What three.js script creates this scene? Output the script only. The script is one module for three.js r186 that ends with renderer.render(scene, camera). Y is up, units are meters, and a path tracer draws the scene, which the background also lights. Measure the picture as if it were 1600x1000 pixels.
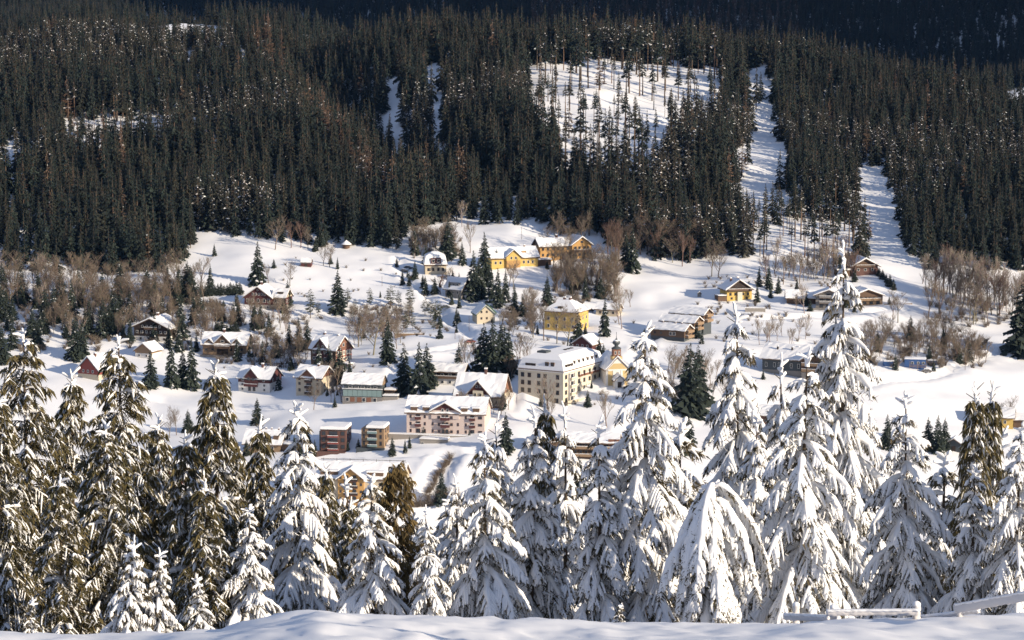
import * as THREE from 'three';
import { mergeGeometries } from 'three/addons/utils/BufferGeometryUtils.js';

// ---------------------------------------------------------------- camera, sky, sun, exposure
const scene = new THREE.Scene();
const F = 3764, PITCH = 7.5 * Math.PI / 180, EYE = 200;
const camera = new THREE.PerspectiveCamera(2 * Math.atan(500 / F) * 180 / Math.PI, 1.6, 1, 9000);
camera.position.set(0, EYE, 0);
camera.lookAt(0, EYE - Math.sin(PITCH) * 100, -Math.cos(PITCH) * 100);
camera.focus = 62; camera.userData.fStop = 5.6; camera.filmGauge = 36;
const renderer = new THREE.WebGLRenderer();
renderer.toneMapping = THREE.LinearToneMapping;
renderer.toneMappingExposure = 1.42;
renderer.shadowMap.enabled = true;

const SUN_EL = 21 * Math.PI / 180, SUN_AZ = 15 * Math.PI / 180;       // from the right, a little from the camera's side
const sunDir = new THREE.Vector3(Math.cos(SUN_AZ) * Math.cos(SUN_EL), Math.sin(SUN_EL), Math.sin(SUN_AZ) * Math.cos(SUN_EL));
const sun = new THREE.DirectionalLight(new THREE.Color().setRGB(1, 0.85, 0.65), 5);
sun.position.copy(sunDir).multiplyScalar(3000); sun.target.position.set(0, 60, -900);
sun.castShadow = true; sun.shadow.mapSize.set(4096, 4096);
Object.assign(sun.shadow.camera, { left: -900, right: 900, top: 900, bottom: -900, near: 10, far: 6000 });
scene.add(sun, sun.target);
{ // clear winter sky: deep blue overhead, pale towards the horizon
  const w = 64, h = 128, a = new Float32Array(w * h * 4);
  for (let j = 0; j < h; j++) {
    const el = ((j + 0.5) / h - 0.5) * Math.PI, k = Math.pow(Math.max(0, Math.sin(Math.max(el, 0))), 0.55);
    for (let i = 0; i < w; i++) {
      const o = (j * w + i) * 4;
      a[o] = 0.31 + (0.115 - 0.31) * k; a[o + 1] = 0.335 + (0.17 - 0.335) * k; a[o + 2] = 0.385 + (0.30 - 0.385) * k; a[o + 3] = 1;
    }
  }
  const t = new THREE.DataTexture(a, w, h, THREE.RGBAFormat, THREE.FloatType);
  t.mapping = THREE.EquirectangularReflectionMapping; t.magFilter = THREE.LinearFilter; t.needsUpdate = true;
  scene.background = t; scene.environment = t;
}
scene.fog = new THREE.FogExp2(0x6fa8f5, 0.000011);

// ---------------------------------------------------------------- helpers
function rng(seed) { let s = seed >>> 0; return () => { s = (s + 0x6D2B79F5) >>> 0; let t = Math.imul(s ^ (s >>> 15), 1 | s); t = (t + Math.imul(t ^ (t >>> 7), 61 | t)) ^ t; return ((t ^ (t >>> 14)) >>> 0) / 4294967296; }; }
const lerp = (a, b, t) => a + (b - a) * t, clamp = (v, a, b) => Math.max(a, Math.min(b, v));
const sstep = (a, b, v) => { const t = clamp((v - a) / (b - a), 0, 1); return t * t * (3 - 2 * t); };
function hash(i, j) { let h = (Math.imul(i, 374761393) + Math.imul(j, 668265263)) | 0; h = Math.imul(h ^ (h >>> 13), 1274126177); return ((h ^ (h >>> 16)) >>> 0) / 4294967296; }
function noise(x, y) { const i = Math.floor(x), j = Math.floor(y), u = x - i, v = y - j, a = u * u * (3 - 2 * u), b = v * v * (3 - 2 * v); return lerp(lerp(hash(i, j), hash(i + 1, j), a), lerp(hash(i, j + 1), hash(i + 1, j + 1), a), b) * 2 - 1; }
function lin(pts, x) { if (x <= pts[0][0]) return pts[0][1]; for (let i = 1; i < pts.length; i++) if (x <= pts[i][0]) return lerp(pts[i - 1][1], pts[i][1], (x - pts[i - 1][0]) / (pts[i][0] - pts[i - 1][0])); return pts[pts.length - 1][1]; }
const used = new Map();
function numbered(name) { const n = used.get(name) || 0; used.set(name, n + 1); return n ? name + '_' + String(n).padStart(3, '0') : name; }
function tag(o, label, category, group, kind) { o.userData = { ...o.userData }; if (label) o.userData.label = label; if (category) o.userData.category = category; if (group) o.userData.group = group; if (kind) o.userData.kind = kind; return o; }
function shade(o) { o.traverse(c => { if (c.isMesh) { c.castShadow = true; c.receiveShadow = true; } }); return o; }
const rgb = (r, g, b) => new THREE.Color().setRGB(r, g, b);
const mat = (r, g, b, rough = 0.85, extra = {}) => new THREE.MeshStandardMaterial({ color: rgb(r, g, b), roughness: rough, ...extra });

// ---------------------------------------------------------------- the lie of the land (d = metres away from the camera, heights relative to the eye)
const RIDGE = [[-600, 1665], [-350, 1640], [0, 1600], [170, 1600], [260, 1520], [340, 1430], [600, 1340]];
const CREST = [[-11.5, -0.30], [-8, -0.24], [-6.3, -0.1], [-5.2, 0.12], [-4.2, 0.26], [-2.6, 0.2], [-1.2, 0.07], [0, -0.02], [2.6, -0.06], [5.2, -0.02], [7.5, 0.05], [12, 0.08]];
const LANES = [];
function rel(x, d) {
  const dr = lin(RIDGE, x), hr = -116 + (dr - 1170) * 0.177;
  const P = [[-300, 57], [0, -3], [50, -13], [58, -16], [100, -31], [300, -99], [600, -165], [770, -188], [838, -187], [860, -179], [1170, -116], [dr, hr], [dr + 60, hr + 1], [2200, -125], [3500, 115], [5000, 330], [9000, 600]];
  const w = d < 70 ? 1.2 : Math.min(30, 1.2 + (d - 70) * 0.1) * (d > 830 && d < 900 ? 0.5 : 1);
  let h = (lin(P, d - w) + 2 * lin(P, d) + lin(P, d + w)) / 4;
  if (d < 110) {
    h += lin(CREST, x * 50 / Math.max(d, 30)) * Math.exp(-Math.pow((d - 50) / 11, 2));
    const k = 1 - sstep(80, 110, d);
    h += k * (0.09 * noise(x * 0.35 + 7, d * 0.16) + 0.045 * noise(x * 1.1, d * 0.45) + 0.05 * noise(x * 2.3 + 3, d * 0.9) + 0.03 * noise(x * 4.5, d * 2.1));
  }
  if (d > 840) {
    const v = sstep(840, 900, d);
    h += v * (2.0 * noise(x / 62 + 4, d / 55) + 1.3 * noise(x / 21, d / 18) + 0.3 * noise(x / 6.5, d / 6));
    h += sstep(1200, 1400, d) * (9 * noise(x / 140 + 1.7, d / 150 + 5.1) + 3 * noise(x / 45, d / 50));
    if (d < 1250) for (const L of LANES) { // ploughed lanes with banks of cleared snow
      if (x < L.lo || x > L.hi) continue;
      let m = 1e9; for (let k = 1; k < L.p.length; k++) { const [ax, ad] = L.p[k - 1], [bx, bd] = L.p[k], ux = bx - ax, ud = bd - ad, t = clamp(((x - ax) * ux + (d - ad) * ud) / (ux * ux + ud * ud), 0, 1); m = Math.min(m, Math.hypot(x - ax - ux * t, d - ad - ud * t)); }
      if (m < 9) h += -1.4 * L.depth * (1 - sstep(L.w * 0.6, L.w * 1.25, m)) + L.depth * 0.7 * Math.exp(-Math.pow((m - L.w * 1.6) / 1.3, 2));
    }
    h += 15 * sstep(800, 870, d) * (1 - sstep(970, 1070, d)) * sstep(-150, 5, x) * (1 - sstep(40, 320, x)); // added spur: left flank tilted from the sun to shade the village snow
    // gully that climbs the wooded hill to the left
    const t = clamp((d - 1268) / 332, 0, 1), gx = lerp(-54, -147, t) + 14;
    h -= 24 * sstep(1245, 1330, d) * (1 - sstep(1640, 1760, d)) * Math.exp(-Math.pow((x - gx) / 27, 2));
    // open knoll behind the ridge and an added unseen mountain at right, shaped to shade the far hill
    h += 75 * Math.exp(-Math.pow((x + 285) / 190, 4) - Math.pow((d - 2020) / 90, 2));
    h += 1250 * Math.exp(-Math.pow((x - 1700) / 680, 2)) * sstep(1930, 2150, d + 0.26 * x);
  }
  return h;
}
const ground = (x, d) => EYE + rel(x, d);
const cp = Math.cos(PITCH), sp = Math.sin(PITCH);
function project(x, y, d) { const dy = y - EYE, dep = d * cp - dy * sp; return [800 + F * x / dep, 500 - F * (dy * cp + d * sp) / dep, dep]; }
function at(px, py, from = 842) { // the point of the ground that the photograph shows at this pixel
  const u = (px - 800) / F, v = (500 - py) / F, dd = cp + v * sp, dy = v * cp - sp;
  let a = from, hit = null;
  for (let d = from; d < 4200; d += 3) { const s = d / dd; if (ground(u * s, d) >= EYE + dy * s) { hit = d; break; } a = d; }
  let lo = a, hi = hit === null ? a : hit;
  for (let i = 0; i < 18; i++) { const m = (lo + hi) / 2, s = m / dd; if (ground(u * s, m) >= EYE + dy * s) hi = m; else lo = m; }
  const s = hi / dd; return { x: u * s, d: hi, y: ground(u * s, hi), m: s / F };
}

const lane = (w, depth, pts) => { const p = pts.map(([a, b]) => { const q = at(a, b); return [q.x, q.d]; }), xs = p.map(q => q[0]); LANES.push({ w, depth, p, lo: Math.min(...xs) - 10, hi: Math.max(...xs) + 10 }); };
{ // the lanes of the village, traced on the bare ground
  const todo = [[2.2, 0.8, [[622, 404], [640, 440], [668, 462], [690, 486], [720, 512], [745, 535]]], [2.2, 0.8, [[745, 535], [700, 545], [640, 552], [600, 600]]], [2.4, 0.9, [[1010, 612], [985, 580], [1000, 545], [1060, 500], [1110, 492], [1180, 497], [1300, 492], [1420, 482]]], [2.4, 0.9, [[1010, 612], [1000, 640], [960, 690]]], [2.2, 0.8, [[470, 712], [620, 712], [760, 706], [800, 690]]], [2.0, 0.6, [[250, 625], [330, 640], [450, 636], [640, 640]]], [2.6, 1.1, [[1600, 540], [1540, 556], [1480, 582], [1400, 592], [1330, 610]]], [4.5, 1.1, [[700, 715], [682, 745], [665, 785], [650, 820]]], [1.8, 0.6, [[790, 585], [808, 610], [800, 640]]]];
  const made = todo.map(([w, k, pts]) => [w, k, pts]); const hold = []; for (const t of made) { lane(...t); hold.push(LANES.pop()); } LANES.push(...hold);
}
// ---------------------------------------------------------------- ground
const SNOW = mat(0.88, 0.885, 0.90, 0.75);
const SNOW_LOAD = mat(0.84, 0.845, 0.86, 0.8);
{
  const ds = []; let d = -120;
  while (d < 8800) { ds.push(d); d += d < 20 ? 8 : d < 34 ? 1 : d < 62 ? 0.18 : d < 110 ? 1.5 : d < 830 ? 12 : d < 1200 ? 2 : d < 1700 ? 5 : d < 2400 ? 14 : d < 3600 ? 45 : 300; }
  const NC = 340, p = [], uv = [], idx = [];
  for (const dd of ds) for (let i = 0; i <= NC; i++) {
    const u = i / NC * 2 - 1, x = Math.sign(u) * (dd < 120 ? lerp(Math.abs(u), Math.pow(Math.abs(u), 3), 0.75) : lerp(Math.abs(u), Math.pow(Math.abs(u), 3), 0.72)) * (70 + 1.25 * Math.max(dd, 20));
    p.push(x, ground(x, dd), -dd); uv.push(x / 3.1, dd / 3.1);
  }
  for (let j = 0; j < ds.length - 1; j++) for (let i = 0; i < NC; i++) { const a = j * (NC + 1) + i, b = a + NC + 1; idx.push(a, a + 1, b, a + 1, b + 1, b); }
  const g = new THREE.BufferGeometry(); g.setAttribute('position', new THREE.Float32BufferAttribute(p, 3)); g.setAttribute('uv', new THREE.Float32BufferAttribute(uv, 2)); g.setIndex(idx); g.computeVertexNormals();
  const m = new THREE.Mesh(g, SNOW); m.name = 'snowy_ground'; tag(m, 'snow covered valley and hillsides', null, null, 'structure'); m.receiveShadow = m.castShadow = true; scene.add(m);
}

// ---------------------------------------------------------------- geometry collector
class GB {
  constructor() { this.p = []; this.c = []; this.i = []; }
  v(x, y, z, c) { this.p.push(x, y, z); this.c.push(c[0], c[1], c[2]); return this.p.length / 3 - 1; }
  tri(a, b, c, col) { const n = this.p.length / 3; this.p.push(a[0], a[1], a[2], b[0], b[1], b[2], c[0], c[1], c[2]); for (let k = 0; k < 3; k++) this.c.push(col[0], col[1], col[2]); this.i.push(n, n + 1, n + 2); }
  // lumpy tapered tube along points; flat squeezes it upright
  tube(pts, rad, sides, col, R, jit = 0, cap = true) {
    const n = pts.length, start = this.p.length / 3;
    for (let k = 0; k < n; k++) {
      const a = pts[Math.max(k - 1, 0)], b = pts[Math.min(k + 1, n - 1)];
      let tx = b[0] - a[0], ty = b[1] - a[1], tz = b[2] - a[2]; const l = Math.hypot(tx, ty, tz) || 1; tx /= l; ty /= l; tz /= l;
      let nx, ny, nz; if (Math.abs(ty) > 0.94) { nx = 0; ny = tz; nz = -ty; } else { nx = tz; ny = 0; nz = -tx; }
      const ln = Math.hypot(nx, ny, nz) || 1; nx /= ln; ny /= ln; nz /= ln;
      const bx = ty * nz - tz * ny, by = tz * nx - tx * nz, bz = tx * ny - ty * nx;
      for (let s = 0; s < sides; s++) {
        const an = s / sides * Math.PI * 2, r = rad[k] * (1 + (jit ? jit * (R() - 0.5) * 2 : 0)), cs = Math.cos(an) * r, sn = Math.sin(an) * r;
        this.v(pts[k][0] + nx * cs + bx * sn, pts[k][1] + ny * cs + by * sn, pts[k][2] + nz * cs + bz * sn, col);
      }
    }
    for (let k = 0; k < n - 1; k++) for (let s = 0; s < sides; s++) { const a = start + k * sides + s, b = start + k * sides + (s + 1) % sides; this.i.push(a, b, a + sides, b, b + sides, a + sides); }
    if (cap) {
      const e = pts[n - 1], q = pts[n - 2], l = Math.hypot(e[0] - q[0], e[1] - q[1], e[2] - q[2]) || 1, r = rad[n - 1] * 0.8;
      const t = this.v(e[0] + (e[0] - q[0]) / l * r, e[1] + (e[1] - q[1]) / l * r, e[2] + (e[2] - q[2]) / l * r, col), z = start + (n - 1) * sides;
      for (let s = 0; s < sides; s++) this.i.push(z + s, z + (s + 1) % sides, t);
    }
  }
  build() {
    const g = new THREE.BufferGeometry(); g.setAttribute('position', new THREE.Float32BufferAttribute(this.p, 3)); g.setAttribute('color', new THREE.Float32BufferAttribute(this.c, 3)); g.setIndex(this.i); g.computeVertexNormals(); return g;
  }
}
const VC = new THREE.MeshStandardMaterial({ vertexColors: true, roughness: 0.9 });
const BARK = mat(0.075, 0.052, 0.036, 0.95);
const BARK_GREY = mat(0.13, 0.105, 0.085, 0.95);

// ---------------------------------------------------------------- snow laden spruces of the foreground
// P: H height, R radius, seed, gap between whorls, per whorl, e0 / e1 bough angle at trunk / tip (degrees), snow chance, snowR, frost, green colour pair, shape exponent, leader length
const WHITE = [1, 1, 1];
function snowSpruce(P) {
  const R = rng(P.seed), crown = new GB(), snow = new GB(), trunk = new GB(), D = Math.PI / 180;
  const bend = [(R() - 0.5) * 0.25, (R() - 0.5) * 0.25], axis = t => [bend[0] * t * t, P.H * t, bend[1] * t * t];
  const tp = [], tr = []; for (let k = 0; k <= 10; k++) { tp.push(axis(k / 10 * 0.985)); tr.push(lerp(0.016 * P.H, 0.018, Math.pow(k / 10, 0.9))); }
  tp[0][1] = -0.8; trunk.tube(tp, tr, 8, [1, 1, 1], R, 0.08);
  // rimed leader
  const top = axis(0.985), lead = (P.leader ?? 0.5) * 0.72, lean = [(R() - 0.5) * 0.3, (R() - 0.5) * 0.3], lp = [], lr = [];
  for (let k = 0; k <= 7; k++) { lp.push([top[0] + (R() - 0.5) * 0.03 + lean[0] * k * k / 49, top[1] - 0.1 + lead * k / 7, top[2] + (R() - 0.5) * 0.03 + lean[1] * k * k / 49]); lr.push(lerp(0.058, 0.03, k / 7) * (0.65 + 0.7 * R())); }
  for (let k = 0; k < 7; k++) { // short shoots round the leader
    const a = k * 2.4 + R(), q = lp[1 + k % 4], l = 0.12 + 0.22 * R(), e = [q[0] + Math.cos(a) * l, q[1] + l * (0.2 + 0.5 * R()), q[2] + Math.sin(a) * l], c = [0.07, 0.055, 0.03];
    crown.tube([q, e], [0.014, 0.008], 3, c, R); if (R() < P.snow) snow.tube([q, [(q[0] + e[0]) / 2, (q[1] + e[1]) / 2 + 0.02, (q[2] + e[2]) / 2], e], [0.03, 0.045, 0.03], 5, WHITE, R, 0.3);
  }
  if (P.snow > 0.1) snow.tube(lp, lr, 6, WHITE, R, 0.25); else crown.tube(lp, lr.map(r => r * 0.4), 5, P.green[0], R);
  const green = () => { if (R() < P.frost) { const f = 0.45 + 0.4 * R(); return [f, f, f]; } const k = R(); return [0, 1, 2].map(n => lerp(P.green[0][n], P.green[1][n], k)); };
  const twig = (a, dir, l, load, r0) => {
    const n = 3, pts = []; let x = a[0], y = a[1], z = a[2], dy = dir[1];
    for (let k = 0; k <= n; k++) { pts.push([x, y, z]); dy -= P.sag * 0.22; const q = Math.hypot(dir[0], dy, dir[2]); x += dir[0] / q * l / n; y += dy / q * l / n; z += dir[2] / q * l / n; }
    // needles: spikes to both sides and below
    const sx = -dir[2], sz = dir[0], sl = Math.hypot(sx, sz) || 1;
    for (let k = 0; k < P.spikes; k++) {
      const t = (k + R()) / P.spikes, i = Math.min(n - 1, Math.floor(t * n)), f = t * n - i, b = [0, 1, 2].map(m => lerp(pts[i][m], pts[i + 1][m], f));
      const side = (k % 3 - 1) * (0.6 + 0.5 * R()), w = P.needle * (0.7 + 0.7 * R()), hang = k % 3 === 1 ? 1.25 : 0.5 + 0.4 * R();
      const tip = [b[0] + sx / sl * side * w + dir[0] * w * 0.8, b[1] - hang * w, b[2] + sz / sl * side * w + dir[2] * w * 0.8];
      const e = w * 0.34; crown.tri([b[0] - dir[0] * e, b[1] + 0.02, b[2] - dir[2] * e], [b[0] + dir[0] * e, b[1] - 0.01, b[2] + dir[2] * e], tip, green());
    }
    for (let k = 0; k < P.poke; k++) { // needle tips that stick out of the snow
      const t = 0.25 + 0.75 * R(), i = Math.min(n - 1, Math.floor(t * n)), b = pts[i + (R() < 0.5 ? 1 : 0)], a2 = R() * 6.3, w = r0 * (1.35 + 0.7 * R()), q = [b[0] + Math.cos(a2) * w + dir[0] * 0.05, b[1] + r0 * 0.45 + (R() - 0.25) * w * 1.1, b[2] + Math.sin(a2) * w + dir[2] * 0.05];
      crown.tri([b[0] - 0.016, b[1] + r0 * 0.3, b[2]], [b[0] + 0.016, b[1] + r0 * 0.6, b[2] + 0.016], q, green());
    }
    if (load && P.patchyTwig) { const i0 = Math.floor(R() * 2), sl = pts.slice(i0, i0 + 2), k = r0 * (0.8 + 0.9 * R()); snow.tube(sl.map(p => [p[0], p[1] + k * 0.5, p[2]]), [k, k * 0.7], 5, WHITE, R, 0.4); }
    else if (load) { const k = 0.75 + 0.6 * R(); snow.tube(pts.map((p, m) => [p[0], p[1] + r0 * 0.45, p[2]]), [0.7, 1, 0.85, 0.5].map(q => q * r0 * k), 5, WHITE, R, 0.28); }
  };
  const bough = (o, phi, L, e0, e1) => {
    const N = Math.max(3, Math.ceil(L / 0.2)), pts = [], dirs = []; let [x, y, z] = o, az = phi; const wob = (R() - 0.5) * 0.5;
    for (let k = 0; k <= N; k++) { const s = k / N, e = lerp(e0, e1, Math.pow(s, P.curve ?? 0.8)) * D; az += wob / N; const dx = Math.cos(az) * Math.cos(e), dy = Math.sin(e), dz = Math.sin(az) * Math.cos(e); pts.push([x, y, z]); dirs.push([dx, dy, dz]); x += dx * L / N; y += dy * L / N; z += dz * L / N; }
    crown.tube(pts, pts.map((_, k) => lerp(0.022, 0.006, k / N)), 4, [0.07, 0.05, 0.035], R);
    const loaded = R() < P.snow + 0.15;
    if (loaded && P.patchy) { for (let m = 0; m < 2; m++) { const i0 = Math.floor(R() * Math.max(1, N - 2)), q = P.snowR * (0.6 + 0.7 * R()), sl = pts.slice(i0, i0 + 2 + Math.floor(R() * 2)); if (sl.length > 1) snow.tube(sl.map(p => [p[0] + (R() - 0.5) * 0.05, p[1] + q * 0.5, p[2] + (R() - 0.5) * 0.05]), sl.map(() => q * (0.6 + 0.7 * R())), 6, WHITE, R, 0.35); } }
    else if (loaded) { const q = P.snowR * (0.42 + 0.45 * R()) * (0.55 + 0.45 * Math.min(1, L / 1.2)); snow.tube(pts.map(p => [p[0], p[1] + q * 0.55, p[2]]), pts.map((_, k) => q * (0.45 + 0.9 * Math.sin(Math.PI * lerp(0.12, 0.93, k / N))) * (0.7 + 0.6 * R())), 7, WHITE, R, 0.26); }
    const T = Math.max(3, Math.round(L / P.step));
    for (let k = 1; k <= T; k++) {
      const s = k / T, i = Math.min(N - 1, Math.floor(s * N)), f = s * N - i, b = [0, 1, 2].map(m => lerp(pts[i][m], pts[i + 1][m], f)), t = dirs[i];
      const hx = -Math.sin(az), hz = Math.cos(az), l0 = (0.16 + 0.42 * Math.sin(Math.PI * Math.min(0.93, 0.25 + s * 0.72))) * Math.min(1, 0.35 + L * 0.5) * P.twig;
      for (const sd of [-1, 1]) {
        const l = l0 * (0.7 + 0.6 * R()); let dx = t[0] * 0.75 + hx * sd * 0.75, dy = t[1] * 0.75 - P.sag * (0.25 + 0.5 * R()), dz = t[2] * 0.75 + hz * sd * 0.75; const q = Math.hypot(dx, dy, dz);
        twig(b, [dx / q, dy / q, dz / q], l, R() < P.snow, P.snowR * (0.36 + 0.34 * R()));
      }
    }
    twig(pts[N], dirs[N], 0.2 * P.twig, R() < P.snow, P.snowR * 0.5);
  };
  for (let y = P.low ?? 0.25; y < P.H * 0.975;) {
    const t = y / P.H, n = Math.max(3, Math.round(P.per * (0.65 + 0.35 * (1 - t)))), off = R() * 7;
    for (let k = 0; k < n; k++) {
      const L = Math.max(0.14, (P.len ? P.len(t) : P.R * Math.pow(1 - t, P.shape ?? 0.85) * (P.reach ?? 1.3)) * (0.72 + 0.45 * R()));
      const o = axis(Math.min(0.97, t + (R() - 0.5) * P.gap / P.H)), up = Math.pow(t, 3) * (P.lift ?? 35);
      bough(o, off + k / n * Math.PI * 2 + (R() - 0.5) * 0.6, L, P.e0 + up + (R() - 0.5) * 14, P.e1 + up * 1.2 + (R() - 0.5) * 16);
    }
    y += P.gap * (0.8 + 0.4 * R()) * (t > 0.75 ? 0.75 : 1);
  }
  const G = new THREE.Group();
  const add = (n, g, m) => { if (!g.i.length) return; const x = new THREE.Mesh(g.build(), m); x.name = n; if (n === 'snow_load') x.userData.kind = 'stuff'; G.add(x); };
  add('trunk', trunk, BARK); add('crown', crown, VC); add('snow_load', snow, SNOW_LOAD);
  const rr = []; for (let k = 0; k < crown.p.length; k += 9) if (crown.p[k + 1] < P.H * 0.55) rr.push(Math.hypot(crown.p[k], crown.p[k + 2])); rr.sort((a, b) => a - b);
  G.userData.H = P.H; G.userData.R = rr[Math.floor(rr.length * 0.93)] || P.R; return shade(G);
}
const DARK = [[0.036, 0.034, 0.016], [0.11, 0.082, 0.04]], GOLD = [[0.04, 0.04, 0.016], [0.15, 0.115, 0.045]], BROWN = [[0.07, 0.052, 0.018], [0.17, 0.115, 0.042]];
const HEAVY = { gap: 0.43, per: 5, reach: 1.75, e0: -12, e1: -68, snow: 0.7, snowR: 0.096, frost: 0.2, green: DARK, sag: 0.8, spikes: 7, needle: 0.125, step: 0.118, poke: 3, twig: 1.05, curve: 0.55 };
const LIGHT = { patchy: true, gap: 0.4, per: 7, reach: 1.4, e0: -6, e1: -40, snow: 0.26, snowR: 0.058, frost: 0.17, green: GOLD, sag: 1.0, spikes: 11, needle: 0.15, step: 0.13, poke: 2, twig: 1.1, curve: 0.9 };
const PROTO = {
  heavyTall: snowSpruce({ ...HEAVY, H: 8.6, R: 1.75, seed: 3, leader: 0.75 }),
  heavyBig: snowSpruce({ ...HEAVY, H: 11.5, R: 2.2, seed: 5, gap: 0.4, leader: 1.0, snow: 0.68, e1: -58 }),
  heavyWide: snowSpruce({ ...HEAVY, H: 7.4, R: 1.9, seed: 8, snow: 0.66, snowR: 0.096, frost: 0.26, leader: 0.7, e1: -64 }),
  heavySlim: snowSpruce({ ...HEAVY, H: 6.4, R: 1.15, seed: 12, leader: 0.85 }),
  heavyMid: snowSpruce({ ...HEAVY, H: 6.2, R: 1.35, seed: 21, leader: 0.6, e0: -10, e1: -58 }),
  young: snowSpruce({ ...HEAVY, H: 2.6, R: 0.75, seed: 30, gap: 0.26, per: 5, leader: 0.75, snowR: 0.09, e0: 5, e1: -45, twig: 0.75, low: 0.1 }),
  sapling: snowSpruce({ ...HEAVY, H: 1.25, R: 0.3, seed: 31, gap: 0.2, per: 4, leader: 0.4, snowR: 0.06, e0: 20, e1: -30, twig: 0.5, low: 0.1 }),
  mop: snowSpruce({ ...HEAVY, H: 4.1, R: 1.2, seed: 40, gap: 0.4, per: 5, step: 0.1, twig: 0.85, leader: 0.02, snowR: 0.118, snow: 0.78, e0: 2, e1: -86, curve: 0.3, lift: 8, len: t => 0.5 + 2.3 * Math.pow(t, 0.7), low: 0.3 }),
  lightBig: snowSpruce({ ...LIGHT, H: 10.2, R: 2.15, seed: 50, gap: 0.46, leader: 0.5 }),
  lightMid: snowSpruce({ ...LIGHT, H: 8.0, R: 1.5, seed: 55, snow: 0.34, frost: 0.2, leader: 0.6, e0: -4, e1: -34 }),
  lightSlim: snowSpruce({ ...LIGHT, H: 6.2, R: 1.0, seed: 58, snow: 0.3, frost: 0.19, gap: 0.34, leader: 0.6 }),
  golden: snowSpruce({ ...LIGHT, H: 6.0, R: 1.15, seed: 62, snow: -1, poke: 0, frost: 0.04, green: BROWN, leader: 0.2, e0: 25, e1: 10, spikes: 9, shape: 0.6 }),
};
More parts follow.
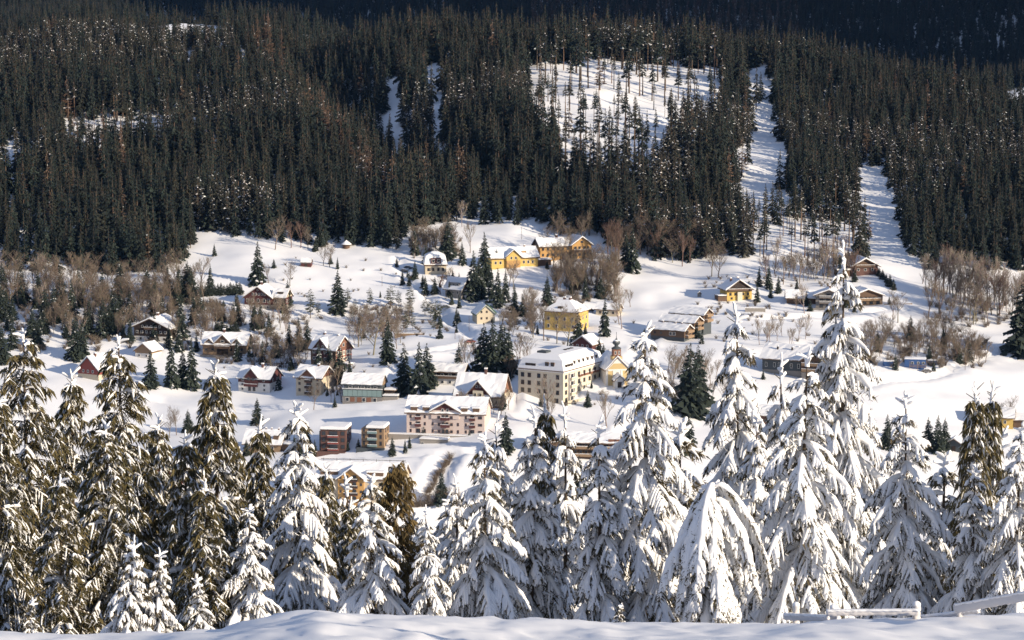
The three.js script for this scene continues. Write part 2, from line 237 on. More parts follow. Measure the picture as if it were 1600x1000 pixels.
// proto, photo x, top y, metres away, half width in px, turn, label
const FRONT = [
  ['lightBig', 38, 500, 66, 112, 0.3, 'tall frosted olive spruce at the left edge of the picture'],
  ['lightMid', 108, 566, 76, 62, 1.9, 'slender frosted spruce between the two tallest left spruces'],
  ['lightBig', 190, 508, 72, 112, 2.6, 'tall frosted spruce with a forked top, second big one from the left edge'],
  ['lightMid', 166, 652, 58, 84, 4.1, 'frosted spruce with a white leader standing before the forked tall spruce'],
  ['lightMid', 335, 552, 74, 78, 0.8, 'tall frosted spruce just left of the lone white-roofed houses below the meadow'],
  ['lightSlim', 286, 664, 64, 60, 2.2, 'medium frosted spruce with thin white leader left of the tall meadow spruce'],
  ['lightSlim', 320, 742, 57, 66, 5.0, 'lower frosted spruce with long bare leader at the left snow bank'],
  ['lightSlim', 405, 640, 70, 50, 3.3, 'dark narrow spruce with a spiky top behind the small white-laden spruce'],
  ['heavyMid', 466, 618, 62, 80, 1.0, 'white-laden spruce with a tall white spike left of the orange apartment house'],
  ['heavyMid', 386, 782, 57, 58, 2.9, 'small plump snow-covered spruce left of the snow bank hump'],
  ['young', 197, 838, 52.5, 50, 0.5, 'young snowy spruce with a long leader at the lower left'],
  ['young', 243, 858, 52.8, 36, 2.0, 'thin young snowy spruce, right one of the lower left pair'],
  ['sapling', 37, 925, 51.5, 14, 1.2, 'tiny snowy sapling in the lower left corner'],
  ['young', 306, 896, 53, 34, 3.4, 'little half-buried spruce with drooping snowy boughs at the left bank'],
  ['lightSlim', 508, 716, 68, 44, 0.2, 'narrow frosted spruce in front of the orange apartment house'],
  ['heavyMid', 578, 734, 58, 70, 4.4, 'snowy spruce with curled top standing before the golden brown tree'],
  ['golden', 616, 706, 68, 54, 0, 'snowless golden brown conifer right of the orange apartment house'],
  ['heavySlim', 668, 790, 57, 40, 1.6, 'small leaning snowy spruce with a long leader below the snow gully'],
  ['heavySlim', 714, 742, 66, 48, 2.5, 'half hidden snowy spruce at the left of the white row'],
  ['heavyMid', 757, 668, 58, 70, 5.4, 'white-laden spruce with a long spike below the garage wall'],
  ['heavySlim', 781, 648, 74, 50, 0.9, 'snowy spruce with bare spike peeking behind the row below the pink house'],
  ['lightSlim', 850, 606, 82, 36, 1.3, 'sparse dark spruce top in front of the cream hotel'],
  ['heavySlim', 830, 634, 60, 66, 3.9, 'white-laden spruce below the left corner of the cream hotel'],
  ['heavySlim', 885, 630, 68, 50, 2.4, 'slim white-laden spruce with a tall spike below the cream hotel'],
  ['heavySlim', 940, 652, 59, 58, 0.4, 'white-laden spruce with twin bare spikes before the wooden lodge'],
  ['heavyTall', 1012, 498, 60, 92, 1.1, 'tall white-laden spruce standing right of the yellow church'],
  ['mop', 1112, 727, 54.5, 73, 0.6, 'bowed snow-buried spruce with rounded top like a mop'],
  ['heavyTall', 1154, 468, 74, 84, 3.0, 'tall white-laden spruce behind the mop-shaped one'],
  ['heavySlim', 1180, 640, 64, 58, 5.1, 'shorter snowy spruce squeezed behind the mop-shaped one on its right'],
  ['heavySlim', 1226, 556, 69, 50, 1.4, 'thin snowy spruce with a crooked brown tip left of the broad front spruce'],
  ['heavyWide', 1256, 536, 56, 102, 2.2, 'broad white-laden spruce right of the mop, behind the first fence rail'],
  ['heavyBig', 1318, 380, 76, 92, 4.6, 'tallest white spruce whose thin tip reaches the upper chalets'],
  ['heavyWide', 1420, 604, 60, 90, 0.1, 'grey-white spruce with dark hollows and thin twiggy tip above the fence'],
  ['lightSlim', 1524, 586, 78, 42, 0.7, 'golden lit spruce, left half of the twin tops near the right edge'],
  ['lightSlim', 1550, 586, 80, 40, 2.7, 'golden lit spruce, right half of the twin tops near the right edge'],
  ['heavyMid', 1526, 718, 59, 60, 3.6, 'stout snowy spruce below the golden twin tops'],
  ['heavyTall', 1594, 655, 58, 70, 5.6, 'snow-laden spruce cut by the right edge of the picture'],
  ['lightMid', -8, 600, 62, 80, 0.9, 'frosted spruce half cut off by the left edge of the picture'],
  ['lightMid', 248, 640, 80, 62, 4.0, 'dim frosted spruce between the forked spruce and the meadow spruce'],
  ['lightSlim', 372, 690, 76, 52, 1.5, 'frosted spruce filling the gap right of the tall meadow spruce'],
  ['lightSlim', 88, 735, 57, 66, 2.4, 'shaggy olive spruce in front of the leftmost tall spruce'],
  ['lightSlim', 438, 735, 72, 44, 0.6, 'narrow olive spruce behind the white spike spruce'],
  ['lightSlim', 545, 770, 74, 44, 3.0, 'dark slender spruce below the orange apartment house'],
  ['sapling', 970, 942, 51, 10, 0.3, 'tiny white sapling poking from the snow left of the mop'],
];
for (const [key, px, topY, d, hw, turn, label] of FRONT) {
  const b = PROTO[key], o = b.clone(), x = (px - 800) / F * d * 1.012, y0 = ground(x, d);
  const v = (500 - topY) / F, yTop = EYE + d * (v * cp - sp) / (cp + v * sp), h = Math.max(0.6, yTop - y0), sy = h / (b.userData.H + 0.35), sr = (hw * (key.startsWith('heavy') ? 1.14 : 1.04) * d / F) / b.userData.R;
  o.scale.set(lerp(sy, sr, 0.75), sy, lerp(sy, sr, 0.75)); o.position.set(x, y0 - 0.02, -d); o.rotation.y = turn;
  o.name = numbered(key === 'sapling' ? 'spruce_sapling' : key === 'golden' ? 'brown_conifer' : 'snowy_spruce'); o.userData = {};
  tag(o, label, 'tree', key === 'sapling' ? null : 'snowy spruces along the edge of the slope'); scene.add(o);
}
// lower spruces in the second row, seen through the gaps
[[62, 800, 92], [140, 820, 88], [252, 790, 94], [432, 800, 86], [545, 812, 90], [640, 862, 84], [700, 838, 92], [800, 790, 90], [862, 778, 94], [912, 800, 88], [972, 776, 92], [1062, 720, 96], [1205, 742, 90], [1372, 760, 94], [1478, 770, 92], [1572, 745, 90]].forEach(([px, topY, d], k) => {
  topY -= 50; const b = PROTO[['heavySlim', 'lightSlim', 'heavyMid'][px < 300 ? 1 : k % 3 === 1 ? 0 : k % 3]], o = b.clone(), x = (px - 800) / F * d * 1.012, y0 = ground(x, d), v = (500 - topY) / F, s = (EYE + d * (v * cp - sp) / (cp + v * sp) - y0) / b.userData.H;
  o.scale.set(s * 1.15, s, s * 1.15); o.position.set(x, y0 - 0.02, -d); o.rotation.y = k * 2.1; o.name = numbered('snowy_spruce'); o.userData = {};
  tag(o, `lower snowy spruce glimpsed in the second row, ${['first', 'second', 'third', 'fourth', 'fifth', 'sixth', 'seventh', 'eighth', 'ninth', 'tenth', 'eleventh', 'twelfth', 'thirteenth', 'fourteenth', 'fifteenth', 'last'][k]} from the left`, 'tree', 'snowy spruces along the edge of the slope'); scene.add(o);
});
// spruces just outside the frame on the right: their shadows fall across the near snow
[[19, 31, 6]].forEach(([x, d, h], k) => {
  const b = PROTO[k % 2 ? 'heavyTall' : 'heavySlim'], o = b.clone(), s = h / b.userData.H; o.scale.setScalar(s); o.position.set(x, ground(x, d) - 0.02, -d); o.rotation.y = k * 1.3; o.name = numbered('snowy_spruce'); o.userData = {};
  tag(o, ['snowy spruce just beyond the right edge of the picture', 'tall snowy spruce right of the frame beside the fence', 'snowy spruce standing farthest outside the right edge'][k], 'tree', 'snowy spruces along the edge of the slope'); scene.add(o);
});

// ---------------------------------------------------------------- conifers of the village and the woods
// unit: metres, built 18 m tall; each bough is a small folded fan, some carry snow
function conifer(P) {
  const R = rng(P.seed), H = 18, crown = new GB(), trunk = new GB();
  const tp = [], tr = []; for (let k = 0; k <= 5; k++) { tp.push([0, -1.5 + (H * 0.97 + 1.5) * k / 5, 0]); tr.push(lerp(0.27, 0.03, k / 5)); }
  trunk.tube(tp, tr, 5, P.bark, R);
  for (let y = H * P.low; y < H * 0.985;) {
    const t = (y / H - P.low) / (1 - P.low), rad = P.R * (P.round ? Math.pow(Math.sin(Math.PI * lerp(0.16, 0.97, t)), 0.7) : Math.pow(1 - t, 0.8) + 0.03) , n = Math.max(4, Math.round(P.per * (0.5 + 0.5 * (1 - t)))), off = R() * 7;
    for (let k = 0; k < n; k++) {
      if (R() < P.gaps) continue;
      const a = off + k / n * 6.283 + (R() - 0.5) * 0.5, L = rad * (0.6 + 0.55 * R()), yy = y + (R() - 0.5) * P.gap, dr = P.droop * L * (0.7 + 0.6 * R()), w = L * (0.26 + 0.14 * R()) + 0.08, c = Math.cos(a), s = Math.sin(a), q = R();
      const col = R() < P.frost ? [0.5, 0.51, 0.53] : [0, 1, 2].map(m => lerp(P.green[0][m], P.green[1][m], q));
      const pt = (u, v, h) => [c * u - s * v, h, s * u + c * v];
      const o = pt(0, 0, yy), m = pt(L * 0.55, 0, yy - dr * 0.45), l = pt(L * 0.6, w, yy - dr * 0.75 - w * 0.35), r = pt(L * 0.6, -w, yy - dr * 0.75 - w * 0.35), e = pt(L, (R() - 0.5) * w, yy - dr), l2 = pt(L * 0.85, w * 0.75, yy - dr * 1.15 - w * 0.3), r2 = pt(L * 0.85, -w * 0.75, yy - dr * 1.15 - w * 0.3);
      crown.tri(o, l, m, col); crown.tri(o, m, r, col); crown.tri(m, l2, e, col); crown.tri(m, e, r2, col);
      crown.tri(pt(L * 0.3, 0, yy - dr * 0.2), pt(L * 0.75, w * 0.2, yy - dr * 0.7), pt(L * 0.6, 0, yy - dr * 0.8 - 0.5 - 0.3 * R()), col);
      if (R() < P.snow) { const u = 0.09 + 0.05 * R(), z = (p, k2) => [p[0] * k2 + o[0] * (1 - k2), p[1] + u, p[2] * k2 + o[2] * (1 - k2)], sc = [0.7, 0.71, 0.73]; crown.tri(z(m, 0.75), z(l, 0.8), z(e, 0.96), sc); crown.tri(z(m, 0.75), z(e, 0.96), z(r, 0.8), sc); }
    }
    y += P.gap * (0.75 + 0.5 * R());
  }
  crown.tri([0.12, H * 0.95, 0], [-0.12, H * 0.95, 0.1], [0, H, 0], P.green[0]); crown.tri([0, H * 0.95, 0.12], [0, H * 0.95, -0.12], [0, H, 0], P.green[0]);
  return { crown: crown.build(), trunk: trunk.build() };
}
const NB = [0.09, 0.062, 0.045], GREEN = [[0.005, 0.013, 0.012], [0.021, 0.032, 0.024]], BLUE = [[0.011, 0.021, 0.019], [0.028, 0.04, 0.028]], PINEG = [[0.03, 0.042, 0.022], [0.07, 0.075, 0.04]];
const CON = [ // 0-3 woods, 4-5 tall bare trunks, 6 larch, 7-9 village spruces, 10 pine
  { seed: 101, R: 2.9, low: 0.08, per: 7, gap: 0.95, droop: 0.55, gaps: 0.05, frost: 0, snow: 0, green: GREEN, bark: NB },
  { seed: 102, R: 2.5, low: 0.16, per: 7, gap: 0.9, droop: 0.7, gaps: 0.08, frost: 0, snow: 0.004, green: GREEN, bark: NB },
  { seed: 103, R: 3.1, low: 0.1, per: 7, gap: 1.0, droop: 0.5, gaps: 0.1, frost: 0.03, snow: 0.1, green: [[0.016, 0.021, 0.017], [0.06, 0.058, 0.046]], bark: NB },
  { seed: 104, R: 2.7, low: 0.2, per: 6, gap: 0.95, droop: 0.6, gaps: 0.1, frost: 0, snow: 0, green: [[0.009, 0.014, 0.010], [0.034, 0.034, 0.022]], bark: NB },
  { seed: 105, R: 1.8, low: 0.48, per: 6, gap: 0.75, droop: 0.5, gaps: 0.15, frost: 0.03, snow: 0.1, green: GREEN, bark: NB },
  { seed: 106, R: 1.5, low: 0.6, per: 6, gap: 0.7, droop: 0.4, gaps: 0.2, frost: 0.03, snow: 0.1, green: [[0.009, 0.014, 0.010], [0.034, 0.034, 0.022]], bark: [0.12, 0.08, 0.055] },
  { seed: 107, R: 2.3, low: 0.16, per: 6, gap: 0.8, droop: 0.15, gaps: 0.35, frost: 0.02, snow: 0.03, green: [[0.07, 0.044, 0.03], [0.14, 0.088, 0.058]], bark: NB },
  { seed: 108, R: 3.8, low: 0.04, per: 9, gap: 0.72, droop: 0.5, gaps: 0.04, frost: 0, snow: 0.05, green: BLUE, bark: NB },
  { seed: 109, R: 3.3, low: 0.05, per: 9, gap: 0.75, droop: 0.65, gaps: 0.05, frost: 0.02, snow: 0.14, green: BLUE, bark: NB },
  { seed: 110, R: 4.4, low: 0.03, per: 10, gap: 0.75, droop: 0.45, gaps: 0.05, frost: 0, snow: 0.08, green: BLUE, bark: NB },
  { seed: 111, R: 3.6, low: 0.22, per: 8, gap: 1.0, droop: 0.1, gaps: 0.22, frost: 0.02, snow: 0.1, green: PINEG, bark: NB, round: true },
].map(conifer);
function coniferTree(k) { const g = new THREE.Group(); for (const n of ['trunk', 'crown']) { const m = new THREE.Mesh(CON[k][n], VC); m.name = n; g.add(m); } return shade(g); }
const CONT = CON.map((_, k) => coniferTree(k));

// ---------------------------------------------------------------- bare broadleaved trees, built 12 m tall
function bareTree(seed, wide, col, twigs = 5, lean = 0.5) {
  const R = rng(seed), trunk = new GB(), crown = new GB();
  const grow = (gb, o, dir, L, r, lev) => {
    const n = lev < 2 ? 4 : 2, pts = [o], rad = [r]; let [x, y, z] = o, [dx, dy, dz] = dir;
    for (let k = 1; k <= n; k++) { dx += (R() - 0.5) * 0.28; dz += (R() - 0.5) * 0.28; dy += 0.06; const q = Math.hypot(dx, dy, dz); dx /= q; dy /= q; dz /= q; x += dx * L / n; y += dy * L / n; z += dz * L / n; pts.push([x, y, z]); rad.push(lerp(r, r * 0.5, k / n)); }
    gb.tube(pts, rad, lev === 0 ? 6 : 3, col.map(c => c * (0.85 + 0.3 * R())), R, 0, false);
    if (lev >= 4) return;
    const kids = lev === 0 ? 9 : twigs;
    for (let k = 0; k < kids; k++) {
      const t = lev === 0 ? lerp(0.3, 1, (k + R() * 0.6) / kids) : lerp(0.3, 1, (k + R()) / kids), i = Math.min(n - 1, Math.floor(t * n)), f = t * n - i, b = [0, 1, 2].map(m => lerp(pts[i][m], pts[i + 1][m], f)), a = R() * 6.283, s = wide * (lev === 0 ? 0.8 : 0.7);
      let ex = dx * lean + Math.cos(a) * s, ey = dy * 0.75 + 0.12, ez = dz * lean + Math.sin(a) * s; const q = Math.hypot(ex, ey, ez);
      grow(crown, b, [ex / q, ey / q, ez / q], L * (lev === 0 ? lerp(0.5, 0.3, t) : 0.58) * (0.75 + 0.5 * R()), Math.max(0.022, r * (lev === 0 ? lerp(0.55, 0.3, t) : 0.5)), lev + 1);
    }
  };
  const w = []; grow(trunk, [0, -0.6, 0], [0, 1, 0], 9.2, 0.2, 0);
  const g = new THREE.Group(); for (const [n, b] of [['trunk', trunk], ['crown', crown]]) { const m = new THREE.Mesh(b.build(), VC); m.name = n; g.add(m); } return shade(g);
}
const GREYT = [0.17, 0.135, 0.105], TAN = [0.215, 0.17, 0.13], RED = [0.165, 0.11, 0.088], BIRCH = [0.30, 0.25, 0.21];
const BARE = [bareTree(201, 1.0, GREYT, 4), bareTree(202, 0.7, TAN, 4), bareTree(203, 0.85, GREYT, 4), bareTree(204, 0.42, RED, 4, 0.7), bareTree(205, 0.5, BIRCH, 4, 0.6), bareTree(206, 1.15, TAN, 4)];

// ---------------------------------------------------------------- the woods
const inside = (poly, x, y) => { let c = false; for (let i = 0, j = poly.length - 1; i < poly.length; j = i++) { const [xi, yi] = poly[i], [xj, yj] = poly[j]; if ((yi > y) !== (yj > y) && x < (xj - xi) * (y - yi) / (yj - yi) + xi) c = !c; } return c; };
const EDGE = [[-150, 468], [0, 470], [60, 462], [130, 452], [210, 444], [262, 430], [292, 404], [312, 374], [350, 366], [425, 378], [500, 384], [560, 388], [622, 393], [640, 372], [668, 352], [705, 346], [770, 350], [838, 352], [900, 372], [960, 392], [1010, 402], [1082, 408], [1165, 404], [1340, 424], [1346, 402], [1392, 340], [1412, 385], [1450, 436], [1500, 452], [1560, 476], [1620, 496], [1750, 520]];
const OPEN = [ // [how many trees stay, tall bare trunks?, outline]
  [0.2, 1, [[820, 98], [1122, 98], [1128, 168], [1078, 178], [1042, 228], [1000, 248], [905, 250], [872, 236], [884, 190], [832, 168]]],
  [0.03, 0, [[1160, 104], [1206, 104], [1216, 180], [1232, 225], [1234, 285], [1200, 300], [1148, 290], [1148, 240], [1176, 200], [1166, 150]]],
  [0, 0, [[1334, 260], [1380, 258], [1398, 322], [1408, 372], [1458, 444], [1350, 434], [1358, 370]]],
  [0.5, 1, [[1178, 352], [1334, 352], [1342, 426], [1165, 412]]],
  [0.06, 0, [[600, 132], [620, 132], [630, 238], [614, 238]]], [0.06, 0, [[670, 95], [694, 95], [691, 238], [676, 200]]],
  [0.34, 1, [[104, 192], [260, 186], [262, 206], [100, 208]]], [0.25, 0, [[286, 174], [345, 174], [345, 190], [286, 190]]], [0.1, 1, [[0, 230], [44, 227], [44, 246], [0, 248]]],
  [0.15, 0, [[52, 335], [74, 335], [72, 392], [55, 392]]], [0.2, 0, [[108, 300], [122, 300], [122, 345], [110, 345]]],
];
{
  const R = rng(77), lists = CON.map(() => []), named = [];
  const put = (k, x, d, h, y) => lists[k].push([x, y, -d, h / 18, R() * 6.283, 0.85 + 0.55 * R(), R()]);
  for (let d = 1130; d < 1800; d += 6.3) for (let x0 = -0.2126 * d - 50; x0 < 0.2126 * d + 60; x0 += 6.5) {
    const x = x0 + (R() - 0.5) * 7, dd = d + (R() - 0.5) * 6.4, y = ground(x, dd), [px, py] = project(x, y, dd); const r1 = R(), r2 = R(), r3 = R(), r4 = R();
    if (py > lin(EDGE, px) || dd > lin(RIDGE, x) + 110) continue;
    let keep = 1, tall = 0; const jx = px + 16 * noise(x / 14, dd / 22 + 40), jy = py + 12 * noise(x / 12 + 30, dd / 20); for (const [k, t, poly] of OPEN) if (inside(poly, jx, jy) || inside(poly, jx, jy - 18) || inside(poly, jx, jy - 38)) { keep = Math.min(keep, k); tall = t; }
    const past = dd > lin(RIDGE, x) + 20 && px > 200 && px < 345 ? 0.6 : 1;
    if (r1 > keep * past) continue;
    const rim = Math.abs(py - lin(EDGE, px)) < 16, gx = lerp(-54, -147, clamp((dd - 1268) / 332, 0, 1)) - 20, lar = Math.abs(x - gx) < 5 && dd > 1250 ? 0.65 : noise(x / 40 + 9, dd / 50) > 0.45 ? 0.10 : 0.015;
    let k = r2 < lar ? 6 : tall ? (r3 < 0.5 ? 4 : 5) : keep > 0.5 && noise(x / 70, dd / 60 + 3) > 0.35 && r3 < 0.6 ? 2 : [0, 1, 3, 0][Math.floor(r3 * 4)];
    if (px > 1165 && px < 1350 && py > 300 && py < 372 && !tall && r4 < 0.75) k = r4 < 0.4 ? 4 : 5;
    const big = px > 760 && px < 1130 && py < 300 ? 1.15 : 1, h = (14 + 17 * r4 * (0.55 + 0.45 * r3)) * big * (1 + 0.28 * noise(x / 50 + 2, dd / 50));
    if (rim && k !== 4 && k !== 5) named.push([k, x, dd, h, y, px, py]); else put(k, x, dd, h, y);
  }
  // wood on the far mountainside
  for (let d = 1860; d < 3080; d += 7.6) for (let x0 = -0.2126 * d - 60; x0 < 0.2126 * d + 80; x0 += 7.6) {
    const x = x0 + (R() - 0.5) * 7, dd = d + (R() - 0.5) * 7, y = ground(x, dd), r = R(), r2 = R(), px = project(x, y, dd)[0];
    if (Math.hypot((x + 285) / 46, (dd - 1975) / 75) < 1 + 0.25 * noise(x / 12, dd / 25)) continue; if (dd < 2060 && Math.abs(x + 285) > 150) continue;
    put(px > 830 && px < 1250 && r < 0.4 ? 6 : [0, 1, 3, 1][Math.floor(r2 * 4)], x, dd, 16 + 9 * R(), y);
  }
  // the nearest trees of the edge stand as trees of their own, the rest is the wood
  named.sort((a, b) => b[6] / 1 - a[6]); const own = [], cell = new Set();
  for (const t of named) { const key = Math.floor(t[5] / 9); if (!cell.has(key) && own.length < 150) { cell.add(key); own.push(t); } else put(t[0], t[1], t[2], t[3], t[4]); }
  const ZONES = [[300, 'dark spruce in the front edge of the wood left of the sloping meadow'], [640, 'dark spruce in the front edge of the wood above the sloping meadow'], [1000, 'dark spruce in the front edge of the wood above the timber lodges'], [1345, 'dark spruce in the front edge of the wood behind the right hand chalets'], [9999, 'dark spruce in the front edge of the wood right of the ski run']];
  for (const [k, x, d, h, y, px] of own) { const o = CONT[k].clone(); o.position.set(x, y, -d); o.scale.setScalar(h / 18); o.rotation.y = R() * 6; o.name = numbered(k === 6 ? 'larch_tree' : 'spruce_tree'); const z = ZONES.find(q => px < q[0])[1]; tag(o, k === 6 ? z.replace('dark spruce', 'brown larch') : z, 'tree', k === 6 ? 'brown larches in the front edge of the woods' : z.replace('dark spruce in', 'spruces in')); scene.add(o); }
  const wood = new THREE.Group(); wood.name = 'conifer_woods'; tag(wood, 'dense dark conifer woods covering the hillsides above the village', 'woods', null, 'stuff'); scene.add(wood);
  const M = new THREE.Matrix4(), Q = new THREE.Quaternion(), Y = new THREE.Vector3(0, 1, 0), C = new THREE.Color(); let total = 0;
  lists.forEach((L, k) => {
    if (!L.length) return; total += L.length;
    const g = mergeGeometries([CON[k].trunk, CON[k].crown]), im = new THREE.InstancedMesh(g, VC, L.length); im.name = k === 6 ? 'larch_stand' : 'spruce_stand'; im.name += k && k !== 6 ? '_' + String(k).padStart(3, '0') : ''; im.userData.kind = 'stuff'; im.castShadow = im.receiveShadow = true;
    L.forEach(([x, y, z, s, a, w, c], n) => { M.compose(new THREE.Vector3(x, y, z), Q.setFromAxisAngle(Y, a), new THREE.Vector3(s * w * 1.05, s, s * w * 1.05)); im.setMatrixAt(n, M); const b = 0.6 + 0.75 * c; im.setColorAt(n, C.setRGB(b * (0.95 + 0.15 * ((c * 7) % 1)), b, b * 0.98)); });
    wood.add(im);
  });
}

// ---------------------------------------------------------------- buildings
const M = {
  dark: mat(0.035, 0.024, 0.02), brown: mat(0.12, 0.075, 0.05), tan: mat(0.25, 0.17, 0.105), maroon: mat(0.085, 0.028, 0.028), red: mat(0.20, 0.05, 0.042), orange: mat(0.46, 0.27, 0.10), yellow: mat(0.56, 0.39, 0.12),
  cream: mat(0.52, 0.45, 0.34), pink: mat(0.56, 0.465, 0.425), white: mat(0.66, 0.64, 0.61), grey: mat(0.2, 0.19, 0.185), slate: mat(0.06, 0.072, 0.082), stone: mat(0.26, 0.24, 0.22), blue: mat(0.035, 0.09, 0.24), green: mat(0.08, 0.15, 0.09), pale: mat(0.58, 0.53, 0.43), glassy: mat(0.2, 0.28, 0.28, 0.12), brick: mat(0.12, 0.062, 0.052), ochre: mat(0.50, 0.38, 0.19), black: mat(0.02, 0.02, 0.022), copper: mat(0.19, 0.09, 0.058),
};
const PANE = mat(0.03, 0.036, 0.045, 0.12), UNIT = new THREE.BoxGeometry(1, 1, 1);
const mesh = (name, g, m, parent) => { const o = new THREE.Mesh(g, m); o.name = name; o.castShadow = o.receiveShadow = true; if (parent) parent.add(o); return o; };
function box(P, name, m, x0, x1, y0, y1, z0, z1) { const o = mesh(name, UNIT, m, P); o.scale.set(x1 - x0, y1 - y0, z1 - z0); o.position.set((x0 + x1) / 2, (y0 + y1) / 2, (z0 + z1) / 2); return o; }
// outline [u, v] swept along an axis from a0 to a1; wob makes soft uneven snow
function prism(outline, axis, a0, a1, seg = 1, wob = 0, seed = 1) {
  const R = rng(seed), n = outline.length, p = [], idx = [], tri = THREE.ShapeUtils.triangulateShape(outline.map(q => new THREE.Vector2(...q)), []);
  const at3 = (u, v, a) => axis === 'z' ? [u, v, a] : [a, v, -u];
  const rings = []; for (let k = 0; k <= seg; k++) rings.push(outline.map(([u, v]) => [u + (R() - 0.5) * wob, v + (R() - 0.5) * wob * 0.8]));
  for (let k = 0; k < seg; k++) for (let i = 0; i < n; i++) { const j = (i + 1) % n, A = lerp(a0, a1, k / seg), B = lerp(a0, a1, (k + 1) / seg), q = [at3(...rings[k][i], A), at3(...rings[k][j], A), at3(...rings[k + 1][j], B), at3(...rings[k + 1][i], B)], s = p.length / 3; q.forEach(c => p.push(...c)); idx.push(s, s + 1, s + 2, s, s + 2, s + 3); }
  for (const [k, a] of [[0, a0], [seg, a1]]) { const s = p.length / 3; rings[k].forEach(([u, v]) => p.push(...at3(u, v, a))); for (const t of tri) idx.push(s + t[0], s + t[k ? 1 : 2], s + t[k ? 2 : 1]); }
  const g = new THREE.BufferGeometry(); g.setAttribute('position', new THREE.Float32BufferAttribute(p, 3)); g.setIndex(idx);
  const f = g.toNonIndexed(); f.computeVertexNormals(); return f;
}
const EYES = { f: 0, r: 1, l: 2, b: 3 };
let snowSeed = 1;
// pitched roof: span u0..u1 at height v, apex at um
function roof(P, axis, u0, u1, v, rise, a0, a1, m, t = 0.5, um = (u0 + u1) / 2) {
  const th = 0.2, sl = rise / ((u1 - u0) / 2), r = mesh('roof', prism([[u0, v], [um, v + rise], [u1, v], [u1, v + th], [um, v + rise + th * 1.3], [u0, v + th]], axis, a0, a1), m, P);
  const b = th * 1.3 + 0.015, e = 0.12, up = (u, k) => v + (u < um ? (u - u0) / (um - u0) : (u1 - u) / (u1 - um)) * rise + b + k;
  const pts = []; for (const [f, k] of [[e, 0.02], [e - 0.05, t * 0.5], [e + 0.2, t * 0.95]]) pts.push([u0 + f, up(u0 + Math.max(f, 0), k)]);
  for (let q = 1; q < 5; q++) { const u = lerp(u0, um, q / 5); pts.push([u, up(u, t)]); }
  pts.push([um - 0.4, up(um - 0.4, t)], [um, up(um, t * 0.92)], [um + 0.4, up(um + 0.4, t)]);
  for (let q = 4; q > 0; q--) { const u = lerp(u1, um, q / 5); pts.push([u, up(u, t)]); }
  for (const [f, k] of [[e + 0.2, t * 0.95], [e - 0.05, t * 0.5], [e, 0.02]]) pts.push([u1 - f, up(u1 - Math.max(f, 0), k)]);
  pts.push([um, up(um, 0.02)]);
  mesh('snow_cover', prism(pts, axis, a0 + 0.1, a1 - 0.1, Math.max(3, Math.round(Math.abs(a1 - a0) / 1.5)), 0.3, snowSeed++), SNOW_LOAD, r); return r;
}
// pentagon walled block with its roof; x0..x1, depth 0..-D, ridge along x or z
function block(P, o) {
  const { x0, x1, z0 = 0, D, h, rise, ridge = 'x', wall, top, over = 0.9, rm = M.brown, t = 0.5, base = 5, split } = o, z1 = z0 - D;
  const lowWall = (y0, y1, m, nm) => box(P, nm, m, x0, x1, y0, y1, z1, z0);
  if (split) { lowWall(-base, split, wall, 'wall'); } else lowWall(-base, h - 0.004, wall, 'wall');
  const s = split ? [split, o.inset ?? -0.06] : null, um = top || wall;
  if (split) box(P, 'upper_wall', um, x0 + s[1], x1 - s[1], split, h - 0.004, z1 + s[1], z0 - s[1]);
  const k = split ? s[1] : 0;
  if (ridge === 'x') { mesh('gable', prism([[-z0 + k, h], [(-z0 - z1) / 2, h + rise * (1 - (over) / (D / 2 + over))], [-z1 - k, h]], 'x', x0 + k + 0.003, x1 - k - 0.003), o.gableM || um, P); roof(P, 'x', -z0 - over, -z1 + over, h - rise * over / (D / 2 + over), rise, x0 - over, x1 + over, rm, t); }
  else { mesh('gable', prism([[x0 + k, h], [(x0 + x1) / 2, h + rise * (1 - over / ((x1 - x0) / 2 + over))], [x1 - k, h]], 'z', z1 + k + 0.003, z0 - k - 0.003), o.gableM || um, P); roof(P, 'z', x0 - over, x1 + over, h - rise * over / ((x1 - x0) / 2 + over), rise, z1 - over, z0 + over, rm, t); }
}
// small gable that breaks through the front slope of an x-ridged roof
function frontGable(P, xc, w, y0, h, rise, z, depth, wall, rm, over = 0.5, t = 0.42) {
  mesh('front_gable', prism([[xc - w / 2, y0], [xc - w / 2, h], [xc, h + rise * (1 - over / (w / 2 + over))], [xc + w / 2, h], [xc + w / 2, y0]], 'z', z - depth, z), wall, P);
  roof(P, 'z', xc - w / 2 - over, xc + w / 2 + over, h - rise * over / (w / 2 + over), rise, z - depth, z + over, rm, t);
}
function win(P, face, u, v, w, h, at, frame = M.white, pane = PANE) { // face f: z = at, r / l: x = at
  const o = mesh('window', UNIT, frame, P), s = 0.12;
  if (face === 'f') { o.scale.set(w, h, s); o.position.set(u, v, at + 0.02); } else { o.scale.set(w, h, s); o.position.set(at + (face === 'r' ? 0.02 : -0.02), v, u); o.rotation.y = face === 'r' ? Math.PI / 2 : -Math.PI / 2; }
  const p = mesh('pane', UNIT, pane, o); p.scale.set(1 - 0.22 / w, 1 - 0.22 / h, 0.3); p.position.z = 0.4; return o;
}
function wins(P, face, us, vs, w, h, at, frame, pane) { for (const v of vs) for (const u of us) win(P, face, u, v, w, h, at, frame, pane); }
const span = (a, b, n) => Array.from({ length: n }, (_, k) => n === 1 ? (a + b) / 2 : lerp(a, b, k / (n - 1)));
